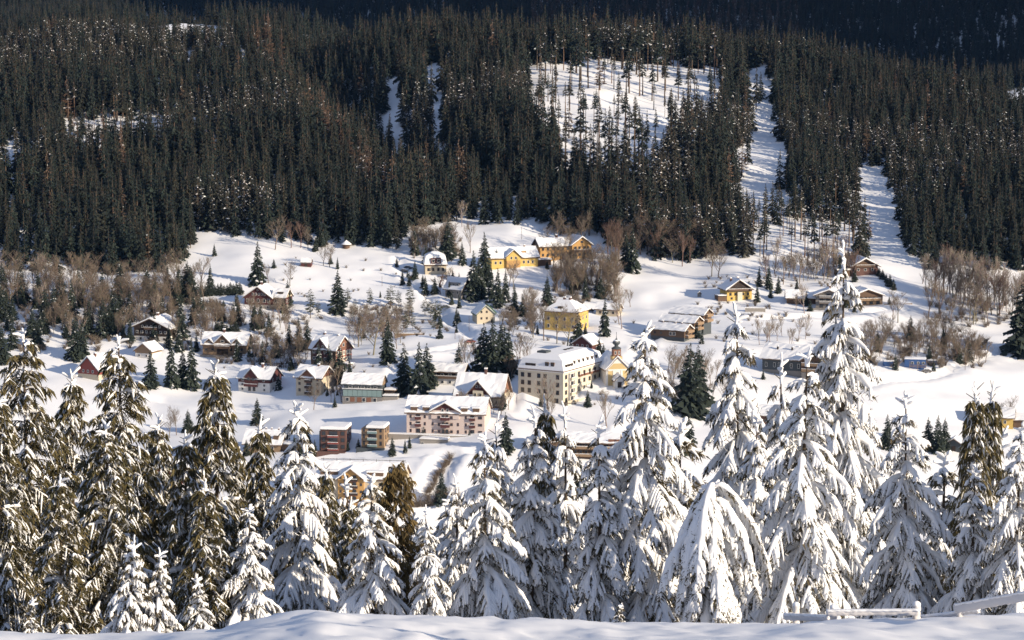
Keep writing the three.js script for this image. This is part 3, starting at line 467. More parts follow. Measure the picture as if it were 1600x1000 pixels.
function balcony(P, x0, x1, y, z, dep, m, rail = m, hgt = 0.95) { const b = mesh('balcony', mergeGeometries([new THREE.BoxGeometry(x1 - x0, 0.18, dep).translate((x0 + x1) / 2, y, z + dep / 2)]), m, P); const r = mesh('railing', mergeGeometries([new THREE.BoxGeometry(x1 - x0, hgt, 0.08).translate((x0 + x1) / 2, y + hgt / 2 + 0.09, z + dep - 0.05), new THREE.BoxGeometry(0.08, hgt, dep - 0.1).translate(x0 + 0.05, y + hgt / 2 + 0.09, z + dep / 2), new THREE.BoxGeometry(0.08, hgt, dep - 0.1).translate(x1 - 0.05, y + hgt / 2 + 0.09, z + dep / 2)]), rail, b); const s = mesh('snow_cap', new THREE.BoxGeometry(x1 - x0, 0.14, 0.2).translate((x0 + x1) / 2, y + hgt + 0.17, z + dep - 0.06), SNOW_LOAD, b); return b; }
function chimney(P, x, y, z, w = 0.8, h = 1.8, m = M.brick) { const c = box(P, 'chimney', m, x - w / 2, x + w / 2, y, y + h, z - w / 2, z + w / 2); const s = mesh('snow_cap', UNIT, SNOW_LOAD, c); s.scale.set(1.15, 0.22, 1.15); s.position.y = 0.61; return c; }
function flatRoof(P, m, x0, x1, y, z0, z1, t = 0.45) { const r = box(P, 'roof', m, x0, x1, y, y + 0.25, z0, z1); const s = mesh('snow_cover', prism([[x0 + 0.1, y + 0.255], [x0 + 0.04, y + 0.3 + t * 0.5], [x0 + 0.3, y + 0.3 + t], [lerp(x0, x1, 0.35), y + 0.36 + t], [lerp(x0, x1, 0.7), y + 0.33 + t], [x1 - 0.3, y + 0.3 + t], [x1 - 0.04, y + 0.3 + t * 0.5], [x1 - 0.1, y + 0.255]], 'z', z0 + 0.1, z1 - 0.1, 7, 0.24, snowSeed++), SNOW_LOAD); P.add(s); s.name = 'roof_snow'; return r; }
function hull(P, name, rings, m) { // stacked rectangles [x0, x1, z0, z1, y]
  const p = [], idx = []; rings.forEach(([a, b, c, d, y]) => p.push(a, y, c, b, y, c, b, y, d, a, y, d));
  for (let k = 0; k < rings.length - 1; k++) for (let i = 0; i < 4; i++) { const j = (i + 1) % 4, s = k * 4; idx.push(s + i, s + 4 + i, s + j, s + j, s + 4 + i, s + 4 + j); }
  const s = (rings.length - 1) * 4; idx.push(s, s + 3, s + 1, s + 1, s + 3, s + 2, 0, 1, 3, 1, 2, 3);
  const g = new THREE.BufferGeometry(); g.setAttribute('position', new THREE.Float32BufferAttribute(p, 3)); g.setIndex(idx); const f = g.toNonIndexed(); f.computeVertexNormals(); return mesh(name, f, m, P);
}
const LAND = []; // landmarks for the descriptions of the trees around
function house(name, px, py, deg, label, category, near) { const p = at(px, py), g = new THREE.Group(); g.name = numbered(name); g.position.set(p.x, p.y, -p.d); g.rotation.y = deg * Math.PI / 180; tag(g, label, category); scene.add(g); if (near) LAND.push([px, py, near]); g.m = p.m; return g; }

{ // dark brown house with white windows on the left meadow
  const g = house('timber_house', 412, 483, -14, 'dark brown clad house with white window frames on the meadow', 'house', 'the dark brown clad house');
  block(g, { x0: -9, x1: 3.6, D: 11, h: 5.2, rise: 5.2, ridge: 'z', wall: M.stone, top: M.maroon, split: 2.0, rm: M.brown });
  block(g, { x0: 3.7, x1: 10, z0: -1.2, D: 9, h: 5.2, rise: 3.6, ridge: 'x', wall: M.stone, top: M.maroon, split: 2.0, gableM: M.cream, over: 0.6 });
  wins(g, 'f', [-7.6, -5.2, -2.4, 0.4, 2.4], [3.8], 1.3, 1.7, 0.08); wins(g, 'f', [-5, -3.6, -2.2, -0.8, 0.6], [6.7], 0.8, 1.2, 0.08); wins(g, 'f', [-2.7], [8.6], 0.7, 0.9, 0.08); wins(g, 'f', [-6, -1, 2], [0.9], 1.2, 1.1, 0.02); wins(g, 'f', [5.4, 7.0, 8.6], [3.8], 1.1, 1.8, -1.12); wins(g, 'r', [-3, -6], [3.6], 1, 1.5, 10.08);
  box(g, 'dormer', M.dark, 5.6, 8.4, 6.4, 7.6, -4.5, -2.4); chimney(g, -2.7, 9.8, -5);
}
{ const g = house('alpine_house', 240, 533, -16, 'dark half-timbered guest house with a wide snowy roof at left', 'house', 'the half-timbered guest house');
  block(g, { x0: -9, x1: 7, D: 13, h: 6.0, rise: 4.4, ridge: 'z', wall: M.white, top: M.dark, split: 2.1, over: 1.8, rm: M.brown });
  wins(g, 'f', span(-7.6, 5.6, 7), [3.9], 1.1, 1.2, 0.08); wins(g, 'f', span(-5, 3, 5), [6.3], 0.9, 1.1, 0.08); wins(g, 'f', [-6, -2, 2, 5], [1.0], 1, 1, 0.02, M.brown); chimney(g, -1, 9.4, -7);
  balcony(g, -4, 2, 5.0, 0.07, 0.9, M.dark, M.brown); }
{ const g = house('small_house', 224, 560, -24, 'small white house with a snow roof below the half-timbered guest house', 'house');
  block(g, { x0: -4, x1: 4, D: 8, h: 3.2, rise: 3.4, ridge: 'z', wall: M.white, top: M.tan, split: 2.2, over: 0.7 }); wins(g, 'f', [-2, 1.6], [1.2], 1, 1, 0.02); }
{ const g = house('red_house', 138, 592, -30, 'red gabled house half hidden behind the left frosted spruces', 'house');
  block(g, { x0: -5.5, x1: 5.5, D: 10, h: 3.8, rise: 5.8, ridge: 'z', wall: M.cream, top: M.red, split: 2.0, over: 0.7, rm: M.slate }); wins(g, 'f', [-2.5, 0, 2.5], [3.2], 1, 1.2, 0.08); chimney(g, 0.5, 8, -4, 0.9, 2.2); }
{ // three gables in a row
  const g = house('gabled_guest_house', 352, 556, -12, 'tan timber guest house with three front gables', 'house', 'the three-gabled timber guest house');
  block(g, { x0: -10, x1: 9, D: 10, h: 5.0, rise: 4.6, ridge: 'x', wall: M.tan, gableM: M.brown, rm: M.brown });
  for (const [x, w, r] of [[-7, 3.4, 2.0], [-1, 6.8, 3.8], [5.2, 3.6, 2.2]]) frontGable(g, x, w, 3.0, 5.4, r, 0.5, 6.5, M.brown, M.brown);
  wins(g, 'f', [-8.4, -5.6, 2.6, 5, 7.4], [2.8], 1.3, 1.5, 0.02, M.tan); box(g, 'dark_porch_panel', M.dark, -3.6, 1.4, 0.3, 3, 0.02, 0.06); balcony(g, -4.4, 2.4, 3.3, 0.5, 1.2, M.brown); win(g, 'f', -1, 6.2, 1.6, 1.1, 0.52); win(g, 'f', -7, 5.7, 1, 0.9, 0.52); win(g, 'f', 5.2, 5.8, 1, 0.9, 0.52);  // flat dark panel puts the shade of a porch opening into colour
  box(g, 'terrace', M.stone, -10.5, 9.5, -4, 0.25, 0.0, 2.2); box(g, 'terrace_rail', M.brown, -10.5, 9.5, 0.7, 0.85, 2.1, 2.2); chimney(g, -2, 8.6, -5, 0.9, 2.0); }
{ const g = house('timber_frame_house', 506, 578, -32, 'tall house with red and white timbering on its sunlit right gable', 'house', 'the red timber-framed house');
  block(g, { x0: -6.5, x1: 6, D: 11, h: 8.6, rise: 5.4, ridge: 'x', wall: M.brown, top: M.brown, split: 3.0, gableM: M.copper, rm: M.brown });
  frontGable(g, -1.2, 7, 5, 8.8, 4.2, 0.5, 6, M.maroon, M.brown); wins(g, 'f', span(-4.5, 4, 4), [4.6, 7.3], 1.3, 1.3, 0.58); wins(g, 'f', [-2.4, 0], [9.6], 1.1, 1.2, 0.52);
  const xr = 6.06; box(g, 'side_wall', M.pale, xr, xr + 0.08, 0, 8.4, -10.9, -0.1); for (const z of span(-10.6, -0.4, 6)) box(g, 'timber_post', M.red, xr + 0.085, xr + 0.17, 0.1, 8.4, z - 0.18, z + 0.18); for (const y of [2.9, 5.6, 8.2]) box(g, 'timber_beam', M.red, xr + 0.175, xr + 0.25, y - 0.2, y + 0.2, -10.9, -0.1);
  wins(g, 'r', span(-8.6, -2.4, 3), [4.3, 7.0], 1.0, 1.3, xr + 0.1); win(g, 'r', -5.5, 10.2, 1.4, 1.4, 6.02);
  flatRoof(g, M.brown, 6.4, 11, 2.6, -8, -1.5); box(g, 'annex', M.stone, 6.6, 10.8, -4, 2.6, -7.8, -1.8); chimney(g, -3.5, 12, -5.5, 0.9, 2.4); chimney(g, 3.4, 12, -5.5, 0.9, 2); }
{ const g = house('guest_house', 397, 613, -20, 'house with bare dark slate roof, maroon upper floor and white base', 'house', 'the slate-roofed house');
  block(g, { x0: -7, x1: 7, D: 11, h: 5.8, rise: 4.6, ridge: 'x', wall: M.white, top: M.maroon, split: 4.0, rm: M.slate, t: 0.05, gableM: M.maroon, over: 0.8 });
  frontGable(g, -1, 5.6, 3.6, 6.4, 3.6, 0.6, 6.2, M.maroon, M.slate); wins(g, 'f', [-5.2, 4.6], [1.2, 3.0], 1.0, 1.1, 0.02); wins(g, 'f', [-2, 0], [1.4], 1.2, 1.8, 0.02, M.brown); wins(g, 'f', [-2, 0], [5.5], 1.1, 1.6, 0.62, M.brown); wins(g, 'f', [-5, 4.4], [5.0], 0.9, 1, 0.08); balcony(g, -4, 2, 2.5, 0.6, 0.8, M.maroon); wins(g, 'r', [-3, -7], [1.4, 5.0], 1.1, 1.2, 7.08); chimney(g, 1.6, 9.2, -5); }
{ const g = house('guest_house', 484, 618, -24, 'cream house with copper brown gables and stacked front balconies', 'house', 'the cream house with copper gables');
  block(g, { x0: -6.2, x1: 5.2, D: 10.5, h: 7.4, rise: 4.2, ridge: 'x', wall: M.cream, rm: M.brown, gableM: M.copper, over: 1.0 });
  frontGable(g, -0.6, 6.4, 6.6, 7.4, 3.6, 0.5, 6.2, M.copper, M.brown, 0.8, 0.5); for (const y of [0.6, 3.0, 5.4]) { balcony(g, -1.9, 1.1, y, 0.03, 1.0, M.maroon, M.dark); win(g, 'f', -0.4, y + 1.3, 2.2, 1.7, 0.02, M.brown); } wins(g, 'f', [-4.6, 3.6], [2, 4.6, 6.6], 1, 1.2, 0.02, M.brown); wins(g, 'r', [-3, -7.5], [1.8, 4.4], 1.0, 1.3, 5.22, M.brown); chimney(g, 1.5, 10.2, -5); }
{ const g = house('modern_house', 570, 629, -10, 'modern low house with a band of pale glass and one snowy roof', 'house', 'the modern glass-fronted house');
  box(g, 'wall', M.grey, -9, 7, -5, 2.2, -9, 0); box(g, 'upper_wall', M.slate, -8.6, 6.6, 2.2, 7.0, -9, -1.0); flatRoof(g, M.slate, -9.2, 7, 5.0, -1.6, 0.2, 0.05);
  for (const x of span(-7.8, 5.8, 8)) { const p = box(g, 'glass_panel', M.glassy, x - 0.92, x + 0.92, 2.4, 4.9, -0.1, 0.04); } for (const x of [-5, -2.2, 1.6]) box(g, 'garage_door', M.copper, x - 0.9, x + 0.9, 0.2, 2.0, 0.003, 0.06); wins(g, 'f', [-7, -0.4, 4], [1.1], 1.4, 1.6, 0.02);
  roof(g, 'x', 0.4, 10.4, 6.6, 3.6, -9.8, 7, M.slate, 0.5); mesh('gable', prism([[1, 6.6], [5.4, 9.9], [9.9, 6.6]], 'x', 5, 6.8), M.tan, g); wins(g, 'f', span(-6, 4, 5), [5.95], 1.6, 0.9, -0.98);
  box(g, 'annex', M.stone, 7.1, 13, -5, 2.6, -8, -0.6); flatRoof(g, M.slate, 7, 13.2, 2.6, -8.2, -0.4, 0.5); box(g, 'upper_annex', M.dark, 7.4, 11.4, 2.9, 4.6, -7, -3); flatRoof(g, M.tan, 7.2, 12, 4.6, -7.4, -2.4, 0.5); }
{ // pink apartment house with terrace and garages
  const g = house('apartment_house', 696, 679, -9, 'long pink apartment house with a wide central gable', 'apartment house', 'the pink apartment house');
  block(g, { x0: -14.8, x1: 14.8, D: 14, h: 8.2, rise: 5.2, ridge: 'x', wall: M.pink, rm: M.brown, over: 0.8 });
  frontGable(g, 0, 10.5, 6, 8.8, 3.6, 0.5, 8.5, M.pink, M.brown, 0.9, 0.5); mesh('gable_boards', prism([[-4.6, 9.3], [0, 12.0], [4.6, 9.3]], 'z', 0.5, 0.56), M.maroon, g);
  for (const y of [1.2, 3.9, 6.6]) { wins(g, 'f', [-13.2, -7.8, -4.8, 4.8, 7.8], [y], 0.7, 1.2, 0.02, M.maroon); for (const x of [-10.4, 10.2]) { win(g, 'f', x, y, 1.6, 1.7, 0.02, M.maroon); if (y > 2) balcony(g, x - 1.1, x + 1.1, y - 1.0, 0.02, 0.8, M.maroon); } wins(g, 'f', [-2.4, 2.4], [y], 1.0, 1.1, 0.52, M.maroon); if (y > 2) balcony(g, -1.7, 1.7, y - 1.0, 0.52, 0.9, M.maroon); wins(g, 'f', [-0.7, 0.7], [y], 1.1, 1.7, 0.52, M.brown); win(g, 'f', 13.2, y, 1.5, 1.0, 0.02, M.maroon); } wins(g, 'f', [-0.9, 0.9], [9.3], 0.9, 1.2, 0.55, M.white);
  for (const x of [-12, -7.4, 7.2, 11.6]) { const d = box(g, 'dormer', M.brown, x - 1.2, x + 1.2, 8.6, 10.2, -2.6, 0.1); const s = mesh('snow_cover', UNIT, SNOW_LOAD, d); s.scale.set(1.15, 0.3, 1.1); s.position.y = 0.66; }
  chimney(g, 3, 12.6, -8, 0.8, 1.6); box(g, 'terrace_wall', M.stone, -22, 15, -6, 0.1, 0.1, 2.4); const s = box(g, 'terrace_snow', SNOW_LOAD, -22, 15, 0.1, 0.35, 0.05, 2.5);
  box(g, 'garage_block', M.stone, -8.4, 2, -6.4, -0.9, 2.5, 7); flatRoof(g, M.stone, -8.6, 2.2, -0.9, 2.5, 7.2, 0.4); win(g, 'f', -7.4, -2.2, 1.1, 0.9, 7.02); for (const x of [4.6, 7.6]) box(g, 'garage_door', M.copper, x - 1.1, x + 1.1, -3.2, -0.9, 2.402, 2.46); box(g, 'gate', M.dark, 2.3, 3.2, -3.2, -0.7, 2.402, 2.45); }
{ const g = house('villa', 748, 634, -14, 'villa with a broad snowy roof and pale yellow central gable', 'house', 'the villa with yellow gable');
  block(g, { x0: -9, x1: 9, D: 13, h: 4.4, rise: 8.0, ridge: 'x', wall: M.cream, gableM: M.copper, over: 1.1, rm: M.brown, t: 0.45 });
  frontGable(g, 0, 8.4, 3.6, 4.6, 5.8, 0.6, 7.5, M.maroon, M.brown, 0.9, 0.45); box(g, 'bay', M.pale, -2, 2, -4, 6.0, 0.3, 1.4); wins(g, 'f', [-1, 1], [1.4, 4.4], 0.9, 1.5, 1.42, M.pale); wins(g, 'f', [-0.7, 0.7], [7.6], 0.8, 1.1, 0.62); wins(g, 'f', [-7, -5, -3.4, 3.4, 5, 7], [1.6], 0.9, 1.4, 0.02, M.white); win(g, 'r', -6.5, 6.4, 1.6, 1.8, 9.02); chimney(g, 1.2, 11.2, -6.5, 0.9, 2.2); box(g, 'veranda', M.brown, -13, 9, -4, 0.2, 0.1, 2.2); }
{ const g = house('woodland_house', 697, 602, -14, 'brown house with white lower floor hidden among the dark spruces', 'house');
  block(g, { x0: -7, x1: 7, D: 8, h: 5.6, rise: 2.8, ridge: 'x', wall: M.white, top: M.dark, split: 2.6, over: 0.9 }); wins(g, 'f', [-4.6, -1.5, 1.6, 4.7], [1.3, 4.2], 1.3, 1.2, 0.08, M.white); balcony(g, -6, 6, 2.8, 0.07, 0.9, M.brown); }
{ // cream hotel on the corner: origin at the near corner
  const g = house('hotel', 880, 633, 60, 'large cream hotel with a snowy mansard roof beside the church', 'hotel', 'the cream hotel'), W = 33, D = 20, E = 12.4;
  box(g, 'wall', M.pale, 0, W, -8, E, -D, 0); box(g, 'cornice', M.white, -0.4, W + 0.4, E, E + 0.35, -D - 0.4, 0.4);
  const r = hull(g, 'roof', [[-0.3, W + 0.3, -D - 0.3, 0.3, E + 0.352], [1.6, W - 1.6, -D + 1.6, -1.6, E + 4.2], [5, W - 5, -D + 5, -5, E + 5.6]], M.brown); hull(r, 'snow_cover', [[-0.15, W + 0.15, -D - 0.15, 0.15, E + 0.55], [-0.1, W + 0.1, -D - 0.1, 0.1, E + 1.0], [1.2, W - 1.2, -D + 1.2, -1.2, E + 4.6], [4.8, W - 4.8, -D + 4.8, -4.8, E + 6.2]], SNOW_LOAD);
  const cols = [2.2, 8.4, 12.6, 17, 21.4, 25.8, 30]; wins(g, 'f', cols, [1.6, 4.6, 7.6, 10.6], 1.7, 1.7, 0.02, M.brown); box(g, 'loggia_bay', M.white, 3.9, 7.1, 0, 11.8, 0.01, 0.9); for (const y of [0.4, 3.3, 6.2, 9.1]) { win(g, 'f', 5.5, y + 1.5, 2.2, 1.9, 0.9, M.brown); balcony(g, 3.8, 7.2, y, 0.9, 0.8, M.white, M.cream); }
  for (const x of [13.5, 18, 22.5, 27]) balcony(g, x - 1.5, x + 1.5, 9.5, 0.02, 0.8, M.copper, M.copper, 0.8);
  wins(g, 'l', [-2.5, -8, -10.8, -15, -18], [4.6, 7.6, 10.6], 1.5, 1.8, 0, M.brown); wins(g, 'l', [-3, -9, -15], [1.4], 1.8, 1.8, 0, M.brown); box(g, 'entrance', M.black, -0.06, -0.01, -2.4, 0.4, -17.5, -12.5);
  for (const x of [10, 13.6, 17.2, 20.8, 24.4, 28]) { const d = box(g, 'dormer', M.brown, x - 0.8, x + 0.8, E + 2.0, E + 3.7, -2.4, -0.45); win(g, 'f', x, E + 2.8, 1.1, 1.1, -0.45, M.dark); const s = mesh('snow_cover', UNIT, SNOW_LOAD, d); s.scale.set(1.2, 0.3, 1.1); s.position.y = 0.65; } for (const x of [3, 5.2, 7.4]) box(g, 'roof_window', M.dark, x - 0.9, x + 0.9, E + 1.9, E + 2.9, -0.55, -0.2);
  for (const z of [-5, -7.5]) { const d = box(g, 'dormer', M.brown, 0.35, 2.4, E + 1.9, E + 3.7, z - 0.8, z + 0.8); win(g, 'l', z, E + 2.8, 1.1, 1.1, 0.35, M.dark); } for (const z of [-13.5, -15.8]) box(g, 'roof_window', M.dark, 0.2, 0.6, E + 1.9, E + 2.8, z - 1.1, z + 1.1); box(g, 'roof_terrace', M.slate, 6, 10, E + 5.4, E + 6.9, -15, -11); for (const x of [18, 20.5, 23]) box(g, 'skylight', M.dark, x - 0.6, x + 0.6, E + 6.1, E + 6.5, -9.6, -8.4);
  // curved terrace in front
  const tp = []; for (let k = 0; k <= 10; k++) { const t = k / 10; tp.push([t * W * 0.98, 0.4 + 4.4 * Math.sin(Math.PI * lerp(0.12, 0.9, t))]); }
  mesh('terrace', prism([...tp.map(([x, z]) => [x, z]), [W * 0.98, 0.1], [0, 0.1]], 'z', -0.5, 0).rotateX(Math.PI / 2), M.pale, g); mesh('terrace_rail', prism([...tp.map(([x, z]) => [x, z + 0.02]), ...tp.slice().reverse().map(([x, z]) => [x, z - 0.15])], 'z', -0.9, 0).rotateX(Math.PI / 2).translate(0, 0.9, 0), M.cream, g); mesh('terrace_snow', prism([...tp.map(([x, z]) => [x, z - 0.2]), [W * 0.97, 0.12], [0.1, 0.12]], 'z', -0.2, 0).rotateX(Math.PI / 2).translate(0, 0.2, 0), SNOW_LOAD, g);
  for (const x of [1, 5, 9, 13, 17, 21, 25, 29]) box(g, 'pillar', M.pale, x - 0.4, x + 0.4, -7, -0.51, 0.4 + 3.9 * Math.sin(Math.PI * lerp(0.12, 0.9, x / W)) - 0.6, 0.4 + 3.9 * Math.sin(Math.PI * lerp(0.12, 0.9, x / W)) + 0.1); box(g, 'shop_front', M.black, 1, 31, -4, -0.6, 0.004, 0.05); }
{ // church
  const g = house('church', 965, 603, 12, 'small yellow and white church with an onion-domed turret', 'church', 'the yellow church');
  block(g, { x0: -4.8, x1: 4.8, D: 17, h: 6.4, rise: 5.4, ridge: 'z', wall: M.white, gableM: M.white, rm: M.brown, over: 0.5, t: 0.5 });
  for (const x of [-4.3, -1.6, 1.6, 4.3]) box(g, 'pilaster', M.white, x - 0.35, x + 0.35, -4, 6.2, 0.012, 0.2); for (const x of [-2.95, 2.95]) box(g, 'yellow_panel', M.ochre, x - 1, x + 1, 0.2, 6.0, 0.006, 0.06); mesh('gable_panel', prism([[-3.9, 6.7], [-1.6, 8.9], [1.6, 8.9], [3.9, 6.7]], 'z', 0.004, 0.07), M.ochre, g); win(g, 'f', 0, 4.6, 1.0, 1.8, 0.04, M.white); for (const z of span(-13.5, -3.5, 3)) win(g, 'r', z, 4, 1, 2, 4.82, M.white);
  block(g, { x0: -2, x1: 2, z0: 3.2, D: 3.1, h: 2.6, rise: 2.4, ridge: 'z', wall: M.white, over: 0.5, rm: M.brown, t: 0.5 }); box(g, 'door', M.dark, -0.8, 0.8, -0.2, 2.1, 3.203, 3.26);
  box(g, 'turret_base', M.ochre, -1.9, 1.9, 8.2, 11.6, -4.2, -0.4); box(g, 'turret', M.copper, -1.5, 1.5, 11.6, 14.4, -3.8, -0.8); for (const x of [-0.7, 0.7]) win(g, 'f', x, 13, 0.7, 1.4, -0.8, M.white); 
  const prof = [[1.9, 0], [2.0, 0.25], [1.5, 0.6], [0.8, 0.9], [0.75, 1.5], [1.35, 1.9], [1.55, 2.5], [1.25, 3.1], [0.6, 3.6], [0.2, 4.1], [0.05, 5.2]].map(p => new THREE.Vector2(...p)); const d = mesh('onion_dome', new THREE.LatheGeometry(prof, 18), M.slate, g); d.position.set(0, 14.4, -2.3); const c = mesh('snow_cap', new THREE.SphereGeometry(1.5, 14, 8, 0, 6.3, 0, 1.35), SNOW_LOAD, d); c.position.y = 2.25; box(g, 'cross', M.black, -0.06, 0.06, 19.5, 21, -2.36, -2.24); }
{ const g = house('red_cottage', 911, 557, -30, 'dark red cottage with snowy roof behind the hotel', 'house');
  block(g, { x0: -4.6, x1: 4, D: 8, h: 5, rise: 3.4, ridge: 'z', wall: M.maroon, over: 0.7, rm: M.brown }); wins(g, 'f', [-2.6, -0.3, 2], [2.2, 4.4], 0.9, 1.1, 0.02); win(g, 'r', -4, 3.4, 1.1, 1.2, 4.02); }
{ const g = house('hip_roof_house', 876, 517, -24, 'ochre house with a snow-covered hipped roof behind the hotel', 'house', 'the ochre hip-roofed house'), W = 7.5, D = 13, E = 8;
  box(g, 'wall', M.yellow, -W, W, -6, E, -D, 0); const r = hull(g, 'roof', [[-W - 0.9, W + 0.9, -D - 0.9, 0.9, E], [-W - 0.9, W + 0.9, -D - 0.9, 0.9, E + 0.2], [-2, 2, -D + 5, -5, E + 4.2]], M.brown); hull(r, 'snow_cover', [[-W - 0.75, W + 0.75, -D - 0.75, 0.75, E + 0.25], [-W - 0.7, W + 0.7, -D - 0.7, 0.7, E + 0.7], [-2.1, 2.1, -D + 4.9, -4.9, E + 4.75]], SNOW_LOAD); wins(g, 'f', span(-5.6, 5.6, 4), [2, 5.2], 1.2, 1.6, 0.02); wins(g, 'r', span(-10.5, -2.5, 3), [2, 5.2], 1.2, 1.6, W + 0.02); box(g, 'dormer', M.dark, -1.6, 0.6, E + 1.0, E + 2.4, -3, -0.4); for (const x of [-1, 1.6]) chimney(g, x, E + 3.8, -6.5, 0.9, 1.8); }
{ const g = house('garden_house', 948, 494, -18, 'small pale house behind the snowy spruce above the church', 'house');
  block(g, { x0: -5, x1: 5, D: 7, h: 3, rise: 2.4, ridge: 'x', wall: M.cream, over: 0.7 }); wins(g, 'f', [-3, 0, 3], [1.6], 1, 1.1, 0.02, M.brown); }
{ // yellow lodge
  const g = house('yellow_lodge', 806, 417, 18, 'bright yellow lodge with snowy roof and front gable', 'lodge', 'the bright yellow lodge');
  block(g, { x0: -12, x1: 11, D: 11, h: 4.6, rise: 4.4, ridge: 'x', wall: M.yellow, gableM: M.orange, rm: M.brown }); frontGable(g, -1.5, 7, 3.2, 5, 3.6, 1.2, 7, M.yellow, M.brown, 0.7, 0.5); box(g, 'gable_base', M.orange, -4.9, 1.9, -4, 3.2, 0.01, 1.19); wins(g, 'f', [-10, -7.6, 4, 6.2, 8.4], [2.2], 1.1, 1.5, 0.02, M.white); wins(g, 'f', [-2.6, -0.4], [4.4], 1, 1.3, 1.22); wins(g, 'r', [-3, -7.5], [2.2], 1, 1.4, 11.02); box(g, 'dormer', M.orange, 3.6, 5.8, 5.6, 7.2, -4, -1.8); chimney(g, 6, 7.8, -5.5); 
  box(g, 'link_wall', M.brown, 11.1, 18, -4, 2.6, -6, -1); flatRoof(g, M.brown, 11, 18.4, 2.6, -6.4, -0.6, 0.5); }
{ const g = house('timber_lodge', 884, 404, 18, 'orange timber lodge with L-shaped snowy roof at the wood edge', 'lodge', 'the orange timber lodge');
  block(g, { x0: -13, x1: 2.6, D: 10, h: 6.2, rise: 3.6, ridge: 'x', wall: M.orange, gableM: M.brown, rm: M.brown }); block(g, { x0: 2.7, x1: 12.5, z0: 1.6, D: 12, h: 6.6, rise: 4.2, ridge: 'z', wall: M.orange, rm: M.brown, over: 1.0 });
  wins(g, 'f', span(-11.5, 1, 6), [2, 4.8], 1.1, 1.4, 0.02, M.tan); wins(g, 'f', [4.4, 6.4, 8.8, 10.8], [2, 5.0], 1.3, 1.7, 1.62, M.tan); win(g, 'f', 7.6, 8, 1.4, 1.2, 1.62, M.tan); wins(g, 'r', span(-8, -1, 3), [2.2, 5], 1.2, 1.5, 12.52, M.tan); balcony(g, 3.4, 11.8, 3.4, 1.62, 0.9, M.brown); chimney(g, -3, 9, -5, 1, 2); box(g, 'porch', M.tan, -17, -13.1, -4, 2.6, -7, -1.5); flatRoof(g, M.brown, -17.4, -13, 2.6, -7.4, -1.1, 0.5); }
{ const g = house('mansard_villa', 681, 429, 6, 'white villa with a bell-shaped snowy mansard roof on the upper meadow', 'house', 'the white mansard villa'), W = 5;
  box(g, 'wall', M.cream, -W, W, -5, 4.2, -9, 0); const r = hull(g, 'roof', [[-W - 0.6, W + 0.6, -9.6, 0.6, 4.2], [-W + 0.6, W - 0.6, -8.4, -0.6, 8.4], [-1.4, 1.4, -5.6, -3.4, 10]], M.brown); hull(r, 'snow_cover', [[-W - 0.5, W + 0.5, -9.5, 0.5, 4.45], [-W - 0.4, W + 0.4, -9.4, 0.4, 5.0], [-W + 0.4, W - 0.4, -8.6, -0.4, 8.8], [-1.5, 1.5, -5.7, -3.3, 10.5]], SNOW_LOAD); box(g, 'dormer', M.maroon, -2.4, 2.4, 5.2, 7.8, -3, 0.62); wins(g, 'f', [-1.2, 1.2], [6.5], 1.3, 1.5, 0.64); wins(g, 'f', [-3.4, -1.2, 1.2, 3.4], [2.4], 1.1, 1.5, 0.02, M.brown); box(g, 'garage', M.dark, 0.5, 4.2, -5, -0.6, 0.5, 4); }
{ const g = house('grey_house', 708, 465, -34, 'grey gabled house with a wide dormer below the mansard villa', 'house', 'the grey gabled house');
  block(g, { x0: -4.4, x1: 4.6, D: 8.4, h: 4.2, rise: 5.2, ridge: 'x', wall: M.stone, gableM: M.tan, rm: M.grey, t: 0.35 }); box(g, 'dormer', M.grey, -3, 3, 5.2, 6.8, -3.4, -0.6); wins(g, 'f', span(-2, 2, 3), [6.0], 1.1, 1, -0.6, M.white); wins(g, 'f', [-2.6, 0, 2.6], [2.4], 1, 1.3, 0.02); wins(g, 'r', [-2.6, -5.6], [2.4], 1, 1.3, 4.62); }
{ const g = house('cottage', 760, 505, 14, 'cream cottage with half bare green roof among bare trees', 'house', 'the green-roofed cottage');
  block(g, { x0: -4.2, x1: 3.8, D: 9, h: 4, rise: 4.2, ridge: 'z', wall: M.cream, over: 0.6, rm: M.green, t: 0.3 }); mesh('bare_roof', prism([[4.45, 4.0], [0.5, 8.05], [0.5, 8.5], [4.5, 4.6]], 'z', -5.5, 0.75), M.green, g); wins(g, 'f', [-2.2, 0.2], [2.2, 5], 0.8, 1, 0.02, M.brown); box(g, 'door', M.dark, 2, 2.9, -0.3, 1.9, 0.003, 0.05); }
{ const g = house('barn', 478, 417, -6, 'tiny maroon barn with snow on its roof alone on the meadow', 'barn', 'the maroon barn'); block(g, { x0: -2.4, x1: 2.4, D: 4, h: 2.0, rise: 1.8, ridge: 'x', wall: M.maroon, over: 0.3, t: 0.35, rm: M.grey }); box(g, 'door', M.dark, -0.6, 0.6, 0, 1.8, 0.003, 0.05); }
{ const g = house('pavilion', 541.5, 389, 8, 'little round pavilion hut with a pointed snow cap by the wood', 'hut', 'the pavilion hut'); const w = mesh('wall', new THREE.CylinderGeometry(1.7, 1.7, 3.4, 8).translate(0, 0.2, -1.5), M.brown, g); const r = mesh('roof', new THREE.ConeGeometry(2.9, 1.7, 8).translate(0, 2.7, -1.5), M.brown, g); mesh('snow_cover', new THREE.ConeGeometry(2.8, 2.1, 12).translate(0, 3.2, -1.5), SNOW_LOAD, r); }
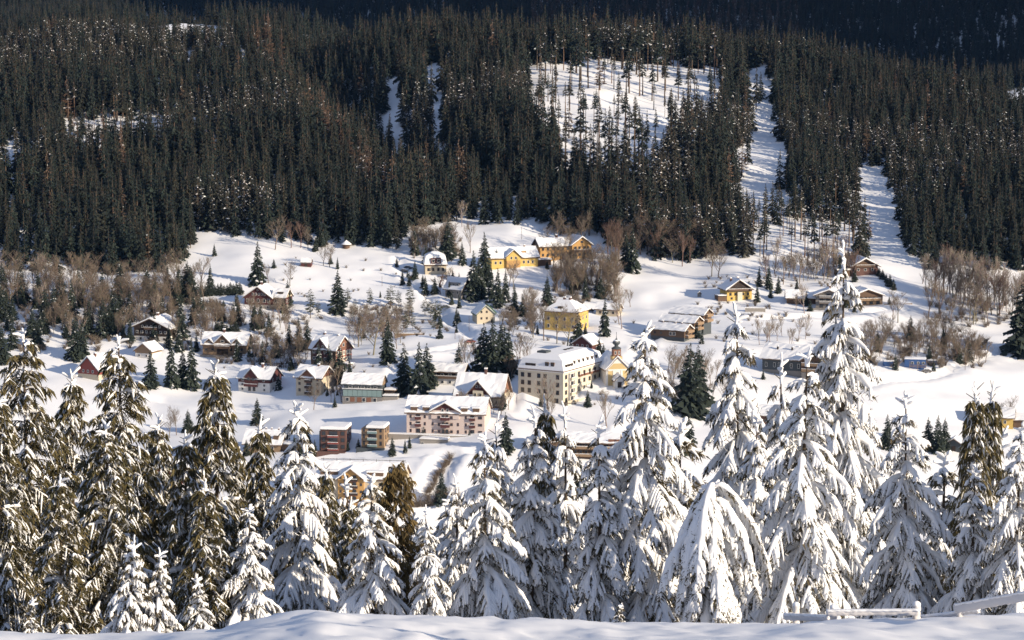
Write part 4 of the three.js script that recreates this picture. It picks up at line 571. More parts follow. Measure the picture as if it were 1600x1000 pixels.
{ // chalet of three stepped roofs
  const g = house('stepped_chalet', 1046, 532, -32, 'brown chalet with three stepped parallel snowy roofs and balconies', 'chalet', 'the chalet with stepped roofs');
  for (const [k, z, y] of [[0, 0, 0], [1, -7.5, 2.6], [2, -15, 5.2]]) { block(g, { x0: -9 + k * 0.8, x1: 7 + k * 0.6, z0: z, D: 7.2, h: 4.6 + y, rise: 2.4, ridge: 'x', wall: M.slate, top: M.brown, split: 1.6 + y, over: 0.9, rm: M.brown, t: 0.4, base: 6 }); for (const yy of [1.4, 3.6]) balcony(g, 7.1 + k * 0.6, 8.6 + k * 0.6, yy + y, z - 6.2, 5.4, M.tan, M.tan); wins(g, 'r', [z - 2, z - 5], [2.4 + y, 4.4 + y], 1.3, 1.3, 7.08 + k * 0.6, M.brown); } wins(g, 'f', [0.6, 2.2], [3.0], 1.3, 1.5, 0.08, M.white); wins(g, 'f', [-7, -4], [3.0], 1.1, 1.2, 0.08, M.brown); for (const x of [-5, 1, 4]) chimney(g, x, 6.2, -3.4, 0.5, 1.2); }
{ const g = house('two_tone_house', 1155, 469, 14, 'house with yellow lower walls and dark timber gable on the right snowfield', 'house', 'the yellow and brown house');
  block(g, { x0: -5.8, x1: 6, D: 10, h: 5, rise: 4.6, ridge: 'z', wall: M.yellow, top: M.brown, gableM: M.dark, split: 4.2, over: 1.0, rm: M.brown, inset: -0.12 }); wins(g, 'f', [-4.2, -1.8, 1.8, 4.2], [2.8], 1.1, 1.3, 0.02, M.brown); wins(g, 'f', [-3.6, 0, 3.6], [0.9], 1, 1, 0.02, M.brown); wins(g, 'f', [-1.6, 1.6], [6.0], 1.0, 1.3, 0.13, M.brown); balcony(g, -5.6, 5.8, 4.2, 0.14, 1.0, M.dark, M.brown); box(g, 'bay', M.pale, -1, 1.2, -3, 3.8, 0.01, 0.9); box(g, 'annex', M.brown, -10, -5.9, -4, 2, -5, 0); flatRoof(g, M.dark, -10.2, -5.9, 2, -5.2, 0.2, 0.3); chimney(g, 1, 8, -5); chimney(g, -2, 7.6, -6); }
{ const g = house('hut', 1093, 464, 0, 'tiny white feeder hut on the open snowfield', 'hut'); block(g, { x0: -0.8, x1: 0.8, D: 1.4, h: 1.4, rise: 0.9, ridge: 'z', wall: M.stone, over: 0.25, t: 0.3, base: 1 }); }
{ const g = house('long_garage', 1254, 476, -4, 'low garage with a broad snow-covered roof beside the grey chalet', 'garage'); block(g, { x0: -7, x1: 6, D: 8, h: 3, rise: 3.2, ridge: 'x', wall: M.brown, over: 0.8, t: 0.5 }); box(g, 'garage_door', M.black, -2.4, 1.4, 0, 2.3, 0.003, 0.06); }
{ const g = house('grey_chalet', 1292, 483, -10, 'grey chalet with stacked balconies partly behind the tallest spruce tip', 'chalet', 'the grey chalet'); block(g, { x0: -5, x1: 6.5, D: 10, h: 6.2, rise: 2.6, ridge: 'z', wall: M.grey, over: 1.2, rm: M.brown }); for (const y of [2.6, 5.0]) { balcony(g, -3.4, 6, y, 0.02, 1.1, M.brown, M.grey); } wins(g, 'f', [-2.4, 0.4, 3.2], [1.4, 4.0], 1.5, 1.4, 0.02, M.dark); win(g, 'f', 0.6, 6.4, 1.5, 1, 0.02, M.dark); box(g, 'retaining_wall', M.stone, -7, 7, -5, 0.5, 1.2, 1.8); chimney(g, 1, 8.2, -5); }
{ const g = house('wide_chalet', 1357, 477, 9, 'low wide chalet with a row of windows right of the tallest spruce tip', 'chalet', 'the low wide chalet'); block(g, { x0: -7.5, x1: 6.5, D: 10, h: 4.4, rise: 3.0, ridge: 'z', wall: M.tan, top: M.brown, split: 2.2, over: 1.3, rm: M.brown }); wins(g, 'f', span(-5.4, 4.6, 6), [3.3], 1.2, 1.1, 0.08, M.dark); wins(g, 'f', span(-5, 4.4, 4), [1.1], 1.7, 1.4, 0.02, M.dark); balcony(g, -6.5, 5.5, 2.2, 0.08, 1.0, M.tan); box(g, 'garden_wall', M.tan, 7, 20, -2, 0.6, 1, 1.3); }
{ const g = house('upper_chalet', 1352, 430, 9, 'highest red-brown chalet under a snowy gable beside the ski run', 'chalet', 'the highest red-brown chalet'); block(g, { x0: -6, x1: 6, D: 10, h: 4.4, rise: 3.8, ridge: 'z', wall: M.brick, over: 1.3, rm: M.brown, t: 0.55, gableM: M.brown }); wins(g, 'f', [-3.4, 0, 3.4], [2.6], 1.3, 1.2, 0.02, M.white); balcony(g, -5, 5, 3.8, 0.02, 0.9, M.brown); box(g, 'side_wing', M.brown, -13, -6.1, -4, 2.2, -7, -1); flatRoof(g, M.brown, -13.4, -6, 2.2, -7.4, -0.6, 0.6); }
{ const g = house('dark_chalet', 1240, 588, -24, 'large dark timber chalet with white windows behind the snowy trees', 'chalet', 'the large dark chalet'); block(g, { x0: -13, x1: 8, D: 15, h: 7, rise: 5, ridge: 'x', wall: M.stone, top: M.slate, split: 2.2, over: 1.3, rm: M.brown, t: 0.5, inset: -0.12 }); wins(g, 'f', [-11.5, -8, -6, -1, 2], [4.2], 0.9, 1.9, 0.13); wins(g, 'f', [-4], [5.6], 1, 1, 0.13); block(g, { x0: 4, x1: 13, z0: 2.5, D: 12, h: 7.2, rise: 3.8, ridge: 'z', wall: M.stone, top: M.brown, split: 2.3, over: 1.1, rm: M.brown, inset: -0.15 }); for (const y of [2.8, 5.2]) balcony(g, 4.3, 12.6, y, 2.66, 1.1, M.tan); wins(g, 'f', [6, 8.5, 11], [4, 6.3], 1.3, 1.3, 2.66, M.tan); for (const [x, z] of [[-8, -4], [-5, -7], [0, -6], [3, -9], [-2, -4]]) chimney(g, x, 9.2, z, 0.6, 1.9, M.dark); wins(g, 'r', [-2, -6], [4.2, 6.2], 1.2, 1.4, 13.18, M.tan); }
{ const g = house('brown_cabin', 1214, 668, -20, 'brown cabin with layered snowy roofs peeking between the tall white spruces', 'cabin'); block(g, { x0: -7, x1: 6, D: 9, h: 4.6, rise: 3, ridge: 'x', wall: M.brick, over: 1, rm: M.brown, gableM: M.brown }); frontGable(g, 2, 5, 3.4, 4.8, 2.4, 0.8, 5, M.tan, M.brown); wins(g, 'f', [-4.5, -2, 2], [2.4], 1.1, 1.3, 0.02, M.tan); }
{ const g = house('blue_hut', 1427, 576, -10, 'blue site hut with a wooden front in the scrub at right', 'hut', 'the blue site huts'); box(g, 'wall', M.blue, -3.6, 5, -3, 3.6, -5, 0); flatRoof(g, M.blue, -3.7, 5.1, 3.6, -5.1, 0.1, 0.3); for (const x of [-0.4, 2, 4]) win(g, 'f', x, 2.4, 1.1, 0.9, 0.02, M.white); for (const y of [0.8, 1.5]) box(g, 'porch_rail', M.tan, -1.6, 5.2, y, y + 0.2, 1.0, 1.1); for (const x of [-1.5, 1.7, 5]) box(g, 'porch_post', M.tan, x, x + 0.15, -2, 3.2, 0.85, 1.0); }
{ const g = house('blue_container', 1390, 573, -4, 'small blue container left of the blue site hut', 'container'); box(g, 'wall', M.blue, -2.6, 2.6, -2, 1.9, -2.4, 0); flatRoof(g, M.blue, -2.65, 2.65, 1.9, -2.45, 0.05, 0.2); for (const x of span(-2.2, 2.2, 6)) box(g, 'rib', M.blue, x - 0.08, x + 0.08, 0, 1.8, 0.002, 0.06); }
{ const g = house('blue_container', 1456, 571, -8, 'small blue container right of the blue site hut', 'container'); box(g, 'wall', M.blue, -1.8, 1.8, -2, 1.7, -2.2, 0); flatRoof(g, M.blue, -1.85, 1.85, 1.7, -2.25, 0.05, 0.2); for (const x of span(-1.4, 1.4, 4)) box(g, 'rib', M.blue, x - 0.08, x + 0.08, 0, 1.6, 0.002, 0.06); }
{ const g = house('modern_apartment', 521, 706, -8, 'boxy dark brick apartment block with red balconies and thick roof snow', 'apartment house', 'the boxy dark brick block'); box(g, 'wall', M.brick, -4.8, 4.8, -5, 8.2, -10, 0); box(g, 'corner_wall', M.slate, -5.4, -4.81, -5, 7.6, -9.8, -0.2); flatRoof(g, M.dark, -5, 5, 8.2, -10.2, 0.3, 1.1); for (const y of [0.5, 3.0, 5.5]) { balcony(g, -2, 2, y, 0.02, 1.3, M.slate, M.red, 0.7); win(g, 'f', 0, y + 1.5, 3.2, 1.7, 0.02, M.dark); wins(g, 'f', [-3.6, 3.6], [y + 1.5], 1.4, 1.5, 0.02, M.dark); } wins(g, 'r', [-3, -7], [2, 4.5, 7], 1.3, 1.5, 4.82, M.dark); box(g, 'plinth', M.brick, -6.4, 5, -5, 0.4, 0.1, 2.4); }
{ const g = house('modern_apartment', 582, 703, -10, 'boxy orange brick apartment block with one recessed balcony stack', 'apartment house', 'the boxy orange brick block'); box(g, 'wall', M.tan, -4.2, 4.4, -5, 8.0, -9, 0); flatRoof(g, M.dark, -2.4, 4.6, 8.0, -9.2, 0.3, 1.0); for (const y of [1.2, 3.7, 6.2]) { balcony(g, -1.8, 1.8, y, 0.02, 0.9, M.slate, M.glassy, 0.8); win(g, 'f', 0, y + 1.3, 3, 1.7, 0.02, M.dark); wins(g, 'f', [-3.2, 3.2], [y + 1.3], 0.9, 1.6, 0.02, M.brown); } wins(g, 'r', [-3, -6.5], [2, 4.5, 7], 1.2, 1.5, 4.42, M.dark); box(g, 'plinth', M.slate, -5.8, 4.8, -5, 0.9, 0.1, 2.0); }
{ const g = house('snow_roof_house', 414, 707, -12, 'house with one big unbroken snow roof left of the boxy brick block', 'house', 'the big snow-roofed house'); block(g, { x0: -8, x1: 6, D: 10, h: 3.4, rise: 4.6, ridge: 'x', wall: M.tan, over: 0.9, rm: M.brown, t: 0.6 }); box(g, 'dormer', M.brown, 3, 5, 4.8, 6.2, -3, -0.8); for (const x of [-1, 1.2, 4]) chimney(g, x, 6.6, -5, 0.5, 1.8); wins(g, 'f', [-6, -3, 0, 3], [1.8], 1, 1.2, 0.02); box(g, 'annex', M.brown, 6.1, 10, -4, 3, -7, -1); flatRoof(g, M.brown, 6, 10.3, 3, -7.3, -0.7, 0.6); }
{ const g = house('brick_house', 301, 716, -8, 'low brown house with a flat snow roof glimpsed between left spruces', 'house'); box(g, 'wall', M.brick, -4, 5, -4, 3.6, -8, 0); flatRoof(g, M.brown, -4.3, 5.3, 3.6, -8.3, 0.4, 0.6); wins(g, 'f', [-2.4, 0, 2.6], [2], 1.1, 1.2, 0.02, M.tan); }
{ const g = house('green_house', 262, 757, -20, 'house with green roof edge and red wall low between the left spruces', 'house'); block(g, { x0: -6, x1: 5, D: 9, h: 4, rise: 4, ridge: 'z', wall: M.red, over: 0.9, rm: M.green, t: 0.4 }); wins(g, 'f', [-3, 0, 3], [2], 1.1, 1.3, 0.02); }
{ const g = house('orange_apartment', 556, 788, -8, 'orange apartment house with a central gable of stacked dark balconies', 'apartment house', 'the orange apartment house'); block(g, { x0: -14, x1: 17, D: 13, h: 9.4, rise: 4.8, ridge: 'x', wall: M.cream, rm: M.brown, over: 0.8 }); frontGable(g, -1.5, 9.4, -5, 9.2, 4.4, 1.2, 8, M.orange, M.brown, 0.9, 0.5); for (const y of [1.0, 3.6, 6.2, 8.6]) { balcony(g, -4, 1, y, 1.22, 1.0, M.maroon, M.dark, 0.8); wins(g, 'f', [-3, -0.2], [y + 1.3], 1.4, 1.6, 1.22, M.brown); wins(g, 'f', [2.2, -5.2], [y + 1.2], 0.8, 1.0, 1.22, M.brown); wins(g, 'f', [-12, -9, 6, 9, 12, 15], [y + 1.2].filter(v => v < 9), 1.1, 1.2, 0.02, M.brown); } for (const x of [-11.5, -8, 5.5, 8.5]) { const d = box(g, 'dormer', M.brown, x - 1.4, x + 1.4, 10, 11.6, -3, -0.4); const s = mesh('snow_cover', UNIT, SNOW_LOAD, d); s.scale.set(1.15, 0.3, 1.1); s.position.y = 0.66; } box(g, 'ridge_rail', M.dark, -14, 17, 14.9, 15.05, -6.6, -6.45); for (const x of span(-13, 16, 7)) box(g, 'rail_post', M.dark, x - 0.06, x + 0.06, 13.6, 15.3, -6.6, -6.45); }
{ const g = house('wooden_lodge', 912, 716, -8, 'brown wooden lodge with verandas behind the white row of spruces', 'lodge', 'the brown wooden lodge'); block(g, { x0: -14, x1: 12, D: 10, h: 6, rise: 2.6, ridge: 'x', wall: M.brown, over: 1.1, rm: M.brown, t: 0.6 }); for (const y of [0.8, 3.6]) { balcony(g, -4, 11.6, y, 0.02, 1.6, M.brown, M.tan); wins(g, 'f', span(-3, 10.6, 8), [y + 1.5], 1.1, 1.5, 0.02, M.tan); } frontGable(g, -9, 6, 3, 6, 2.4, 1, 5, M.brown, M.brown); wins(g, 'f', [-10.4, -7.6], [4], 1.2, 1.4, 1.02, M.tan); for (const x of [-2, 3, 8]) chimney(g, x, 7.4, -5, 0.6, 1.4); box(g, 'sun_blind', M.copper, 9, 13.4, 5.2, 7.4, 0.6, 0.8); }
{ const g = house('low_shed', 1562, 668, -14, 'pale yellow house behind the golden twin spruce tops', 'house'); block(g, { x0: -9, x1: 5, D: 9, h: 4, rise: 3.2, ridge: 'x', wall: M.yellow, over: 0.8, rm: M.brown }); wins(g, 'f', [-7, -4, -1, 2], [2.2], 1, 1.3, 0.02); block(g, { x0: 5.2, x1: 14, z0: -1, D: 7, h: 3, rise: 2, ridge: 'x', wall: M.brown, over: 0.6 }); }
{ const g = house('blue_roof_shed', 1490, 705, -20, 'small bluish shed beside dark spruces at lower right', 'shed'); block(g, { x0: -3, x1: 3, D: 6, h: 2.6, rise: 2.2, ridge: 'z', wall: M.slate, over: 0.5, t: 0.4 }); box(g, 'door', M.dark, -0.7, 0.7, 0, 2, 0.003, 0.05); }
{ const g = house('wooden_footbridge', 440, 575, -8, 'dark wooden plank fence bridge behind the cream copper-gabled house', 'bridge'); for (const y of [0.4, 1.1, 1.8]) box(g, 'rail', M.dark, -8, 8, y, y + 0.3, 0, 0.15); for (const x of span(-7.8, 7.8, 9)) box(g, 'post', M.dark, x - 0.12, x + 0.12, -2, 2.4, 0.16, 0.36); }
// walls of stone and planks between the gardens
[[588, 507, 16, -3, 'long low tan garden wall under the bare trees at centre left', M.tan, 0.9], [640, 524, 12, -2, 'second tan garden wall below the pines', M.tan, 0.8], [1180, 487, 9, -4, 'low retaining wall right of the yellow and brown house drive', M.stone, 1.6]].forEach(([px, py, w, a, label, m, h]) => { const g = house('garden_wall', px, py, a, label, 'wall'); g.userData.kind = 'thing'; box(g, 'wall', m, -w / 2, w / 2, -2, h, -0.4, 0); const s = box(g, 'snow_cap', SNOW_LOAD, -w / 2, w / 2, h, h + 0.25, -0.45, 0.03); });
// cars
function car(px, py, deg, m, label, snow = false) {
  const g = house('parked_car', px, py, deg, label, 'car'), b = []; const side = [[-2.1, 0.35], [-2.15, 0.8], [-1.5, 0.95], [-0.9, 1.42], [0.9, 1.45], [1.55, 0.98], [2.1, 0.85], [2.15, 0.4]];
  mesh('body', prism(side, 'z', -0.85, 0.85), m, g); mesh('glass', prism([[-1.25, 0.98], [-0.85, 1.36], [0.85, 1.38], [1.3, 0.98]], 'z', -0.87, 0.87), PANE, g); for (const x of [-1.35, 1.35]) for (const z of [-0.8, 0.8]) mesh('wheel', new THREE.CylinderGeometry(0.33, 0.33, 0.22, 12).rotateX(Math.PI / 2).translate(x, 0.33, z), M.black, g); if (snow) mesh('snow_cap', prism([[-2.1, 0.9], [-1.4, 1.15], [-0.9, 1.7], [0.9, 1.72], [1.6, 1.15], [2.1, 0.95], [0.9, 1.46], [-0.9, 1.44]], 'z', -0.8, 0.8), SNOW_LOAD, g); return g;
}
car(983, 608, 10, M.black, 'dark car parked in front of the yellow church'); car(735, 536, 14, M.red, 'red car on the lane above the dark spruce clump'); car(696, 482, 4, M.slate, 'dark car on the lane below the grey gabled house'); car(632, 425, -30, M.grey, 'snow-covered car at the upper end of the lane', true); car(638, 420, -28, M.slate, 'second snow-covered car behind the first on the upper lane', true); car(921, 487, 8, M.black, 'black car beside the bare trees right of the ochre house'); car(1448, 582, -12, M.grey, 'grey car right of the blue site hut', true);
{ const g = house('log_stack', 645, 435, -6, 'orange stack of cut logs beside the upper lane', 'log stack'); for (let r = 0; r < 3; r++) for (let k = 0; k < 10 - r; k++) mesh('log', new THREE.CylinderGeometry(0.2, 0.2, 2.2, 7).rotateX(Math.PI / 2).translate(-2 + k * 0.41 + r * 0.2, 0.2 + r * 0.36, -1), M.orange, g); box(g, 'snow_cap', SNOW_LOAD, -2.2, 2, 1.12, 1.5, -2.1, 0.05); }

// ---------------------------------------------------------------- trees and scrub of the village
const PLANTS = [];
function plant(kind, px, py, hp, R, k) { // kind: spruce / pine / bare / birch / hedge, hp: height in the photograph's pixels
  const q0 = at(px, py), p = q0, con = kind === 'spruce' || kind === 'pine' || kind === 'hedge', src = con ? CONT[k] : BARE[k], o = src.clone(), h = hp * p.m, s = h / (con ? 18 : 12), w = (con ? 1.05 + 0.4 * R() : 0.9 + 0.25 * R()) * (kind === 'hedge' ? 1.9 : 1);
  o.position.set(p.x, p.y - 0.05, -p.d); o.scale.set(s * w, s, s * w); o.rotation.y = R() * 6.28; scene.add(o); PLANTS.push({ o, kind, px, py, hp, k });
}
{
  const R = rng(909);
  const S = (list, ks) => list.forEach(([x, y, h]) => plant('spruce', x, y, h, R, ks[Math.floor(R() * ks.length)]));
  S([[403, 442, 66], [335, 400, 20], [528, 487, 66], [450, 480, 44], [407, 512, 38], [398, 514, 42], [606, 566, 72], [648, 398, 44], [665, 412, 32], [700, 402, 62], [722, 413, 36], [757, 447, 86], [740, 468, 78], [748, 464, 62], [768, 472, 54], [778, 480, 62], [790, 472, 52], [804, 491, 48], [817, 494, 36], [855, 477, 48], [903, 534, 52], [945, 524, 60], [988, 426, 74], [978, 420, 60], [1096, 502, 22], [1201, 451, 40], [1216, 458, 28], [1186, 447, 32], [620, 416, 15]], [7, 8, 8]);
  S([[655, 618, 86], [632, 612, 76], [667, 604, 70], [717, 592, 58], [756, 586, 84], [770, 590, 96], [785, 586, 90], [795, 582, 70], [790, 702, 60], [402, 662, 42], [294, 674, 36], [452, 545, 44], [467, 548, 54], [480, 545, 46], [531, 596, 62], [514, 594, 58], [498, 588, 56], [300, 606, 80], [286, 602, 58], [268, 604, 76], [236, 604, 60], [118, 560, 72], [129, 558, 60], [58, 542, 48], [20, 542, 52], [2, 565, 64], [280, 548, 44], [264, 542, 34], [20, 500, 40], [140, 505, 42], [175, 492, 44], [1078, 645, 112], [1090, 634, 98], [1070, 620, 60], [1386, 700, 54], [1450, 702, 52], [1465, 707, 60], [1476, 702, 52], [1597, 552, 120], [480, 694, 36], [892, 552, 28], [936, 558, 32], [943, 562, 26], [972, 728, 46], [1076, 706, 62], [1000, 700, 50], [690, 848, 50], [905, 770, 60], [560, 700, 16], [640, 700, 20], [160, 470, 46], [230, 465, 50], [280, 470, 56], [95, 465, 48], [30, 470, 50], [340, 500, 30], [365, 505, 34], [1335, 440, 26], [1245, 455, 22]], [7, 8, 9, 9]);
  { const r = rng(61), L = []; for (let k = 0; k < 46; k++) L.push([r() * 330, 458 + r() * 80, 34 + r() * 30]); for (const [x, y] of LAND) for (let k = 0; k < 3; k++) L.push([x + (r() < 0.5 ? -1 : 1) * (26 + r() * 26), y - 8 + r() * 14, 10 + r() * 20]); for (let k = 0; k < 20; k++) L.push([560 + r() * 170, 440 + r() * 90, 10 + r() * 16]); for (let k = 0; k < 8; k++) L.push([340 + r() * 130, 500 + r() * 70, 26 + r() * 18]); for (let k = 0; k < 8; k++) L.push([870 + r() * 90, 420 + r() * 50, 26 + r() * 16]); for (let k = 0; k < 8; k++) L.push([1360 + r() * 170, 530 + r() * 36, 22 + r() * 18]); S(L, [7, 8, 9]); }
  [[485, 497, 48], [497, 493, 24], [578, 480, 32], [543, 478, 30], [610, 482, 38], [623, 478, 26], [641, 482, 38], [640, 500, 32], [634, 519, 34], [645, 515, 28], [664, 492, 28], [673, 496, 30], [681, 503, 36], [687, 494, 24], [677, 516, 22], [603, 500, 26], [555, 492, 26]].forEach(([x, y, h]) => plant('pine', x, y, h, R, 10));
  for (let k = 0; k < 13; k++) plant('hedge', 316 + k * 4.9, 462 - k * 0.2, 16 + 5 * R(), R, 7 + k % 2);
  for (let k = 0; k < 7; k++) plant('hedge', 318 + k * 5.2, 478, 9 + 3 * R(), R, 7);
  for (let k = 0; k < 16; k++) { const t = k / 15, x = t < 0.4 ? lerp(1306, 1345, t / 0.4) : lerp(1345, 1396, (t - 0.4) / 0.6), y = t < 0.4 ? lerp(412, 404, t / 0.4) : lerp(404, 452, (t - 0.4) / 0.6); plant('hedge', x, y, 13 + 7 * R(), R, 7 + k % 2); }
  for (let k = 0; k < 5; k++) plant('hedge', 340 + k * 7, 516 + R() * 4, 14 + 5 * R(), R, 9);
  // bare trees one can pick out
  [[515, 417, 38, 0], [505, 415, 34, 2], [453, 447, 42, 0], [420, 442, 34, 1], [470, 387, 40, 3], [455, 387, 40, 3], [430, 390, 52, 2], [481, 388, 36, 0], [950, 402, 58, 3], [962, 400, 56, 3], [975, 398, 48, 2], [1000, 398, 66, 2], [1030, 398, 64, 5], [1044, 398, 58, 0], [1066, 416, 54, 3], [1078, 410, 40, 3], [1112, 432, 62, 0], [1122, 434, 46, 2], [985, 480, 32, 1], [972, 514, 66, 4], [968, 508, 40, 1], [833, 527, 64, 0], [850, 532, 64, 2], [870, 537, 62, 0], [886, 542, 68, 5], [820, 482, 38, 1], [802, 452, 48, 0], [795, 448, 40, 1], [583, 555, 74, 5], [560, 542, 66, 0], [620, 545, 40, 1], [735, 395, 46, 4], [722, 355, 40, 4], [855, 668, 78, 4], [862, 668, 60, 1], [948, 668, 62, 1], [600, 545, 54, 0], [490, 640, 44, 2], [1403, 504, 54, 0], [1395, 500, 40, 1], [265, 684, 42, 0], [276, 680, 46, 2], [1257, 488, 44, 4], [1244, 485, 28, 1], [1106, 502, 26, 1], [1102, 498, 22, 1], [700, 455, 40, 1], [688, 460, 32, 3], [730, 590, 62, 4], [745, 585, 52, 4], [812, 560, 46, 1], [1455, 560, 48, 2], [1478, 565, 30, 1], [1500, 570, 34, 1], [1540, 565, 34, 1], [1575, 660, 40, 2], [1560, 655, 30, 1]].forEach(([x, y, h, k]) => plant(k === 4 ? 'birch' : 'bare', x, y, h, R, k));
  const scatter = (n, x0, x1, f, h0, h1, ks) => { for (let i = 0; i < n; i++) { const x = lerp(x0, x1, (i + R()) / n), y = f((x - x0) / (x1 - x0)), k = ks[Math.floor(R() * ks.length)]; plant(k === 4 ? 'birch' : 'bare', x, y, lerp(h0, h1, R()), R, k); } };
  scatter(26, 5, 330, () => 452 + 42 * R(), 36, 60, [0, 1, 2, 3, 4]); scatter(24, 60, 340, () => 490 + 50 * R(), 30, 52, [0, 1, 2, 4, 1]); scatter(14, 330, 445, () => 492 + 26 * R(), 24, 42, [1, 2, 0]); scatter(12, 395, 485, () => 548 + 26 * R(), 26, 44, [4, 1, 2]); scatter(30, 862, 968, t => 418 + 44 * R() + t * 10, 32, 54, [0, 1, 2, 1]); scatter(10, 640, 700, () => 380 + 18 * R(), 30, 46, [1, 5, 1]); scatter(16, 548, 640, () => 505 + 34 * R(), 22, 40, [1, 0]); scatter(34, 1350, 1530, t => 520 + 36 * R() + t * 14, 24, 50, [1, 2, 0, 1]); scatter(26, 1440, 1600, t => 442 + t * 52 + 16 * R(), 44, 80, [4, 4, 3, 2]); scatter(9, 498, 545, () => 604 + 26 * R(), 26, 44, [4, 1]); scatter(14, 1195, 1345, () => 425 + 20 * R(), 30, 60, [4, 1, 3]); scatter(10, 1180, 1260, () => 520 + 26 * R(), 24, 42, [1, 4]); scatter(8, 790, 835, () => 560 + 40 * R(), 26, 44, [1, 2]); scatter(12, 690, 800, () => 640 + 10 * R(), 20, 40, [1, 2]); scatter(10, 830, 1080, t => 385 + 14 * R() + t * 22, 42, 66, [2, 3, 0, 5]); scatter(8, 1040, 1130, () => 570 + 60 * R(), 30, 56, [1, 2]);
  // names and descriptions: by kind, size and the nearest landmark
  const ORD = ['first', 'second', 'third', 'fourth', 'fifth', 'sixth', 'seventh', 'eighth', 'ninth', 'tenth', 'eleventh', 'twelfth', 'thirteenth', 'fourteenth', 'fifteenth', 'sixteenth', 'seventeenth', 'eighteenth', 'nineteenth', 'twentieth'];
  const word = { spruce: 'dark spruce', pine: 'round-crowned pine', bare: 'bare tree', birch: 'pale bare birch', hedge: 'small hedge conifer' }, nm = { spruce: 'spruce_tree', pine: 'pine_tree', bare: 'bare_tree', birch: 'birch_tree', hedge: 'hedge_conifer' }, sets = new Map();
  for (const p of PLANTS) {
    const near = LAND.map(([x, y, n]) => [Math.hypot(x - p.px, (y - p.py) * 1.4), x, y, n]).sort((a, b) => a[0] - b[0])[0], side = Math.abs(p.px - near[1]) > Math.abs(p.py - near[2]) * 1.2 ? (p.px < near[1] ? 'left of' : 'right of') : p.py < near[2] ? 'behind' : 'in front of';
    const size = p.kind === 'hedge' ? '' : p.hp > 58 ? 'tall ' : p.hp < 30 ? 'small ' : '', tone = p.kind === 'bare' ? ['grey ', 'tan ', 'grey ', 'reddish ', '', 'tan '][p.k] : '', key = `${size}${tone}${word[p.kind]}|${side} ${near[3]}`;
    p.o.name = numbered(nm[p.kind]); if (!sets.has(key)) sets.set(key, []); sets.get(key).push(p);
  }
  for (const [key, list] of sets) { const [a, b] = key.split('|'); list.sort((p, q) => p.px - q.px).forEach((p, i) => tag(p.o, list.length > 1 ? `${a} ${b}, ${ORD[i] || (i + 1) + 'th'} from left` : `${a} ${b}`, 'tree', { spruce: 'spruces among the village houses', pine: 'pines on the central slope', bare: 'bare trees around the village', birch: 'birches around the village', hedge: 'clipped conifer hedges' }[p.kind])); }
  // leafless woodland that reads as one mass
  const bw = new THREE.Group(); bw.name = 'leafless_woodland'; tag(bw, 'dense leafless brown woodland below the conifer wood at left and in the side valleys', 'woodland', null, 'stuff'); scene.add(bw);
  const stand = [[], [], [], []], copse = (n, x0, x1, y0, y1, h0, h1) => { for (let i = 0; i < n; i++) { const p = at(lerp(x0, x1, R()), lerp(y0, y1, R())); stand[Math.floor(R() * 4)].push([p.x, p.y, -p.d, lerp(h0, h1, R()) * p.m / 12]); } };
  copse(85, -20, 300, 440, 500, 32, 62); copse(50, 40, 330, 495, 535, 22, 48); copse(24, 325, 450, 488, 522, 20, 38); copse(36, 866, 966, 420, 468, 26, 48); copse(44, 1350, 1535, 525, 572, 18, 42); copse(34, 1450, 1610, 455, 510, 34, 66); copse(40, 545, 640, 500, 540, 16, 32); copse(30, 640, 712, 372, 402, 24, 40); copse(26, 1180, 1330, 420, 440, 20, 40); copse(26, 780, 836, 470, 530, 20, 36); copse(30, 395, 500, 545, 580, 20, 34); copse(24, 1040, 1120, 575, 640, 24, 44); copse(20, 640, 715, 800, 822, 16, 26); copse(14, 930, 1090, 388, 405, 30, 56);
  { const MX = new THREE.Matrix4(), QQ = new THREE.Quaternion(), YY = new THREE.Vector3(0, 1, 0), src = [0, 1, 2, 5]; stand.forEach((L, k) => { const b = BARE[src[k]], im = new THREE.InstancedMesh(mergeGeometries(b.children.map(c => c.geometry)), VC, L.length); L.forEach(([x, y, z, s], n) => im.setMatrixAt(n, MX.compose(new THREE.Vector3(x, y, z), QQ.setFromAxisAngle(YY, R() * 6.28), new THREE.Vector3(s, s, s)))); im.name = 'tree_stand' + (k ? '_' + String(k).padStart(3, '0') : ''); im.userData.kind = 'stuff'; im.castShadow = im.receiveShadow = true; bw.add(im); }); }
  // undergrowth: twiggy scrub along stream, wood edge and gardens
  const g0 = new GB(), r2 = rng(5); for (let k = 0; k < 46; k++) { const a = r2() * 6.28, e = 0.5 + r2() * 0.9, L = 0.7 + r2() * 1.1, x = (r2() - 0.5) * 0.7, z = (r2() - 0.5) * 0.7, q = 0.75 + 0.5 * r2(); g0.tube([[x, -0.1, z], [x + Math.cos(a) * L * 0.5 * (1 - e / 2), L * 0.6, z + Math.sin(a) * L * 0.5 * (1 - e / 2)], [x + Math.cos(a) * L * (1.2 - e / 2), L, z + Math.sin(a) * L * (1.2 - e / 2)]], [0.03, 0.022, 0.012], 3, [0.17 * q, 0.135 * q, 0.105 * q], r2, 0, false); }
  const spots = [], fill = (n, x0, x1, y0, y1, s0 = 1, s1 = 2) => { for (let i = 0; i < n; i++) { const p = at(lerp(x0, x1, R()), lerp(y0, y1, R())); spots.push([p.x, p.y, -p.d, lerp(s0, s1, R())]); } };
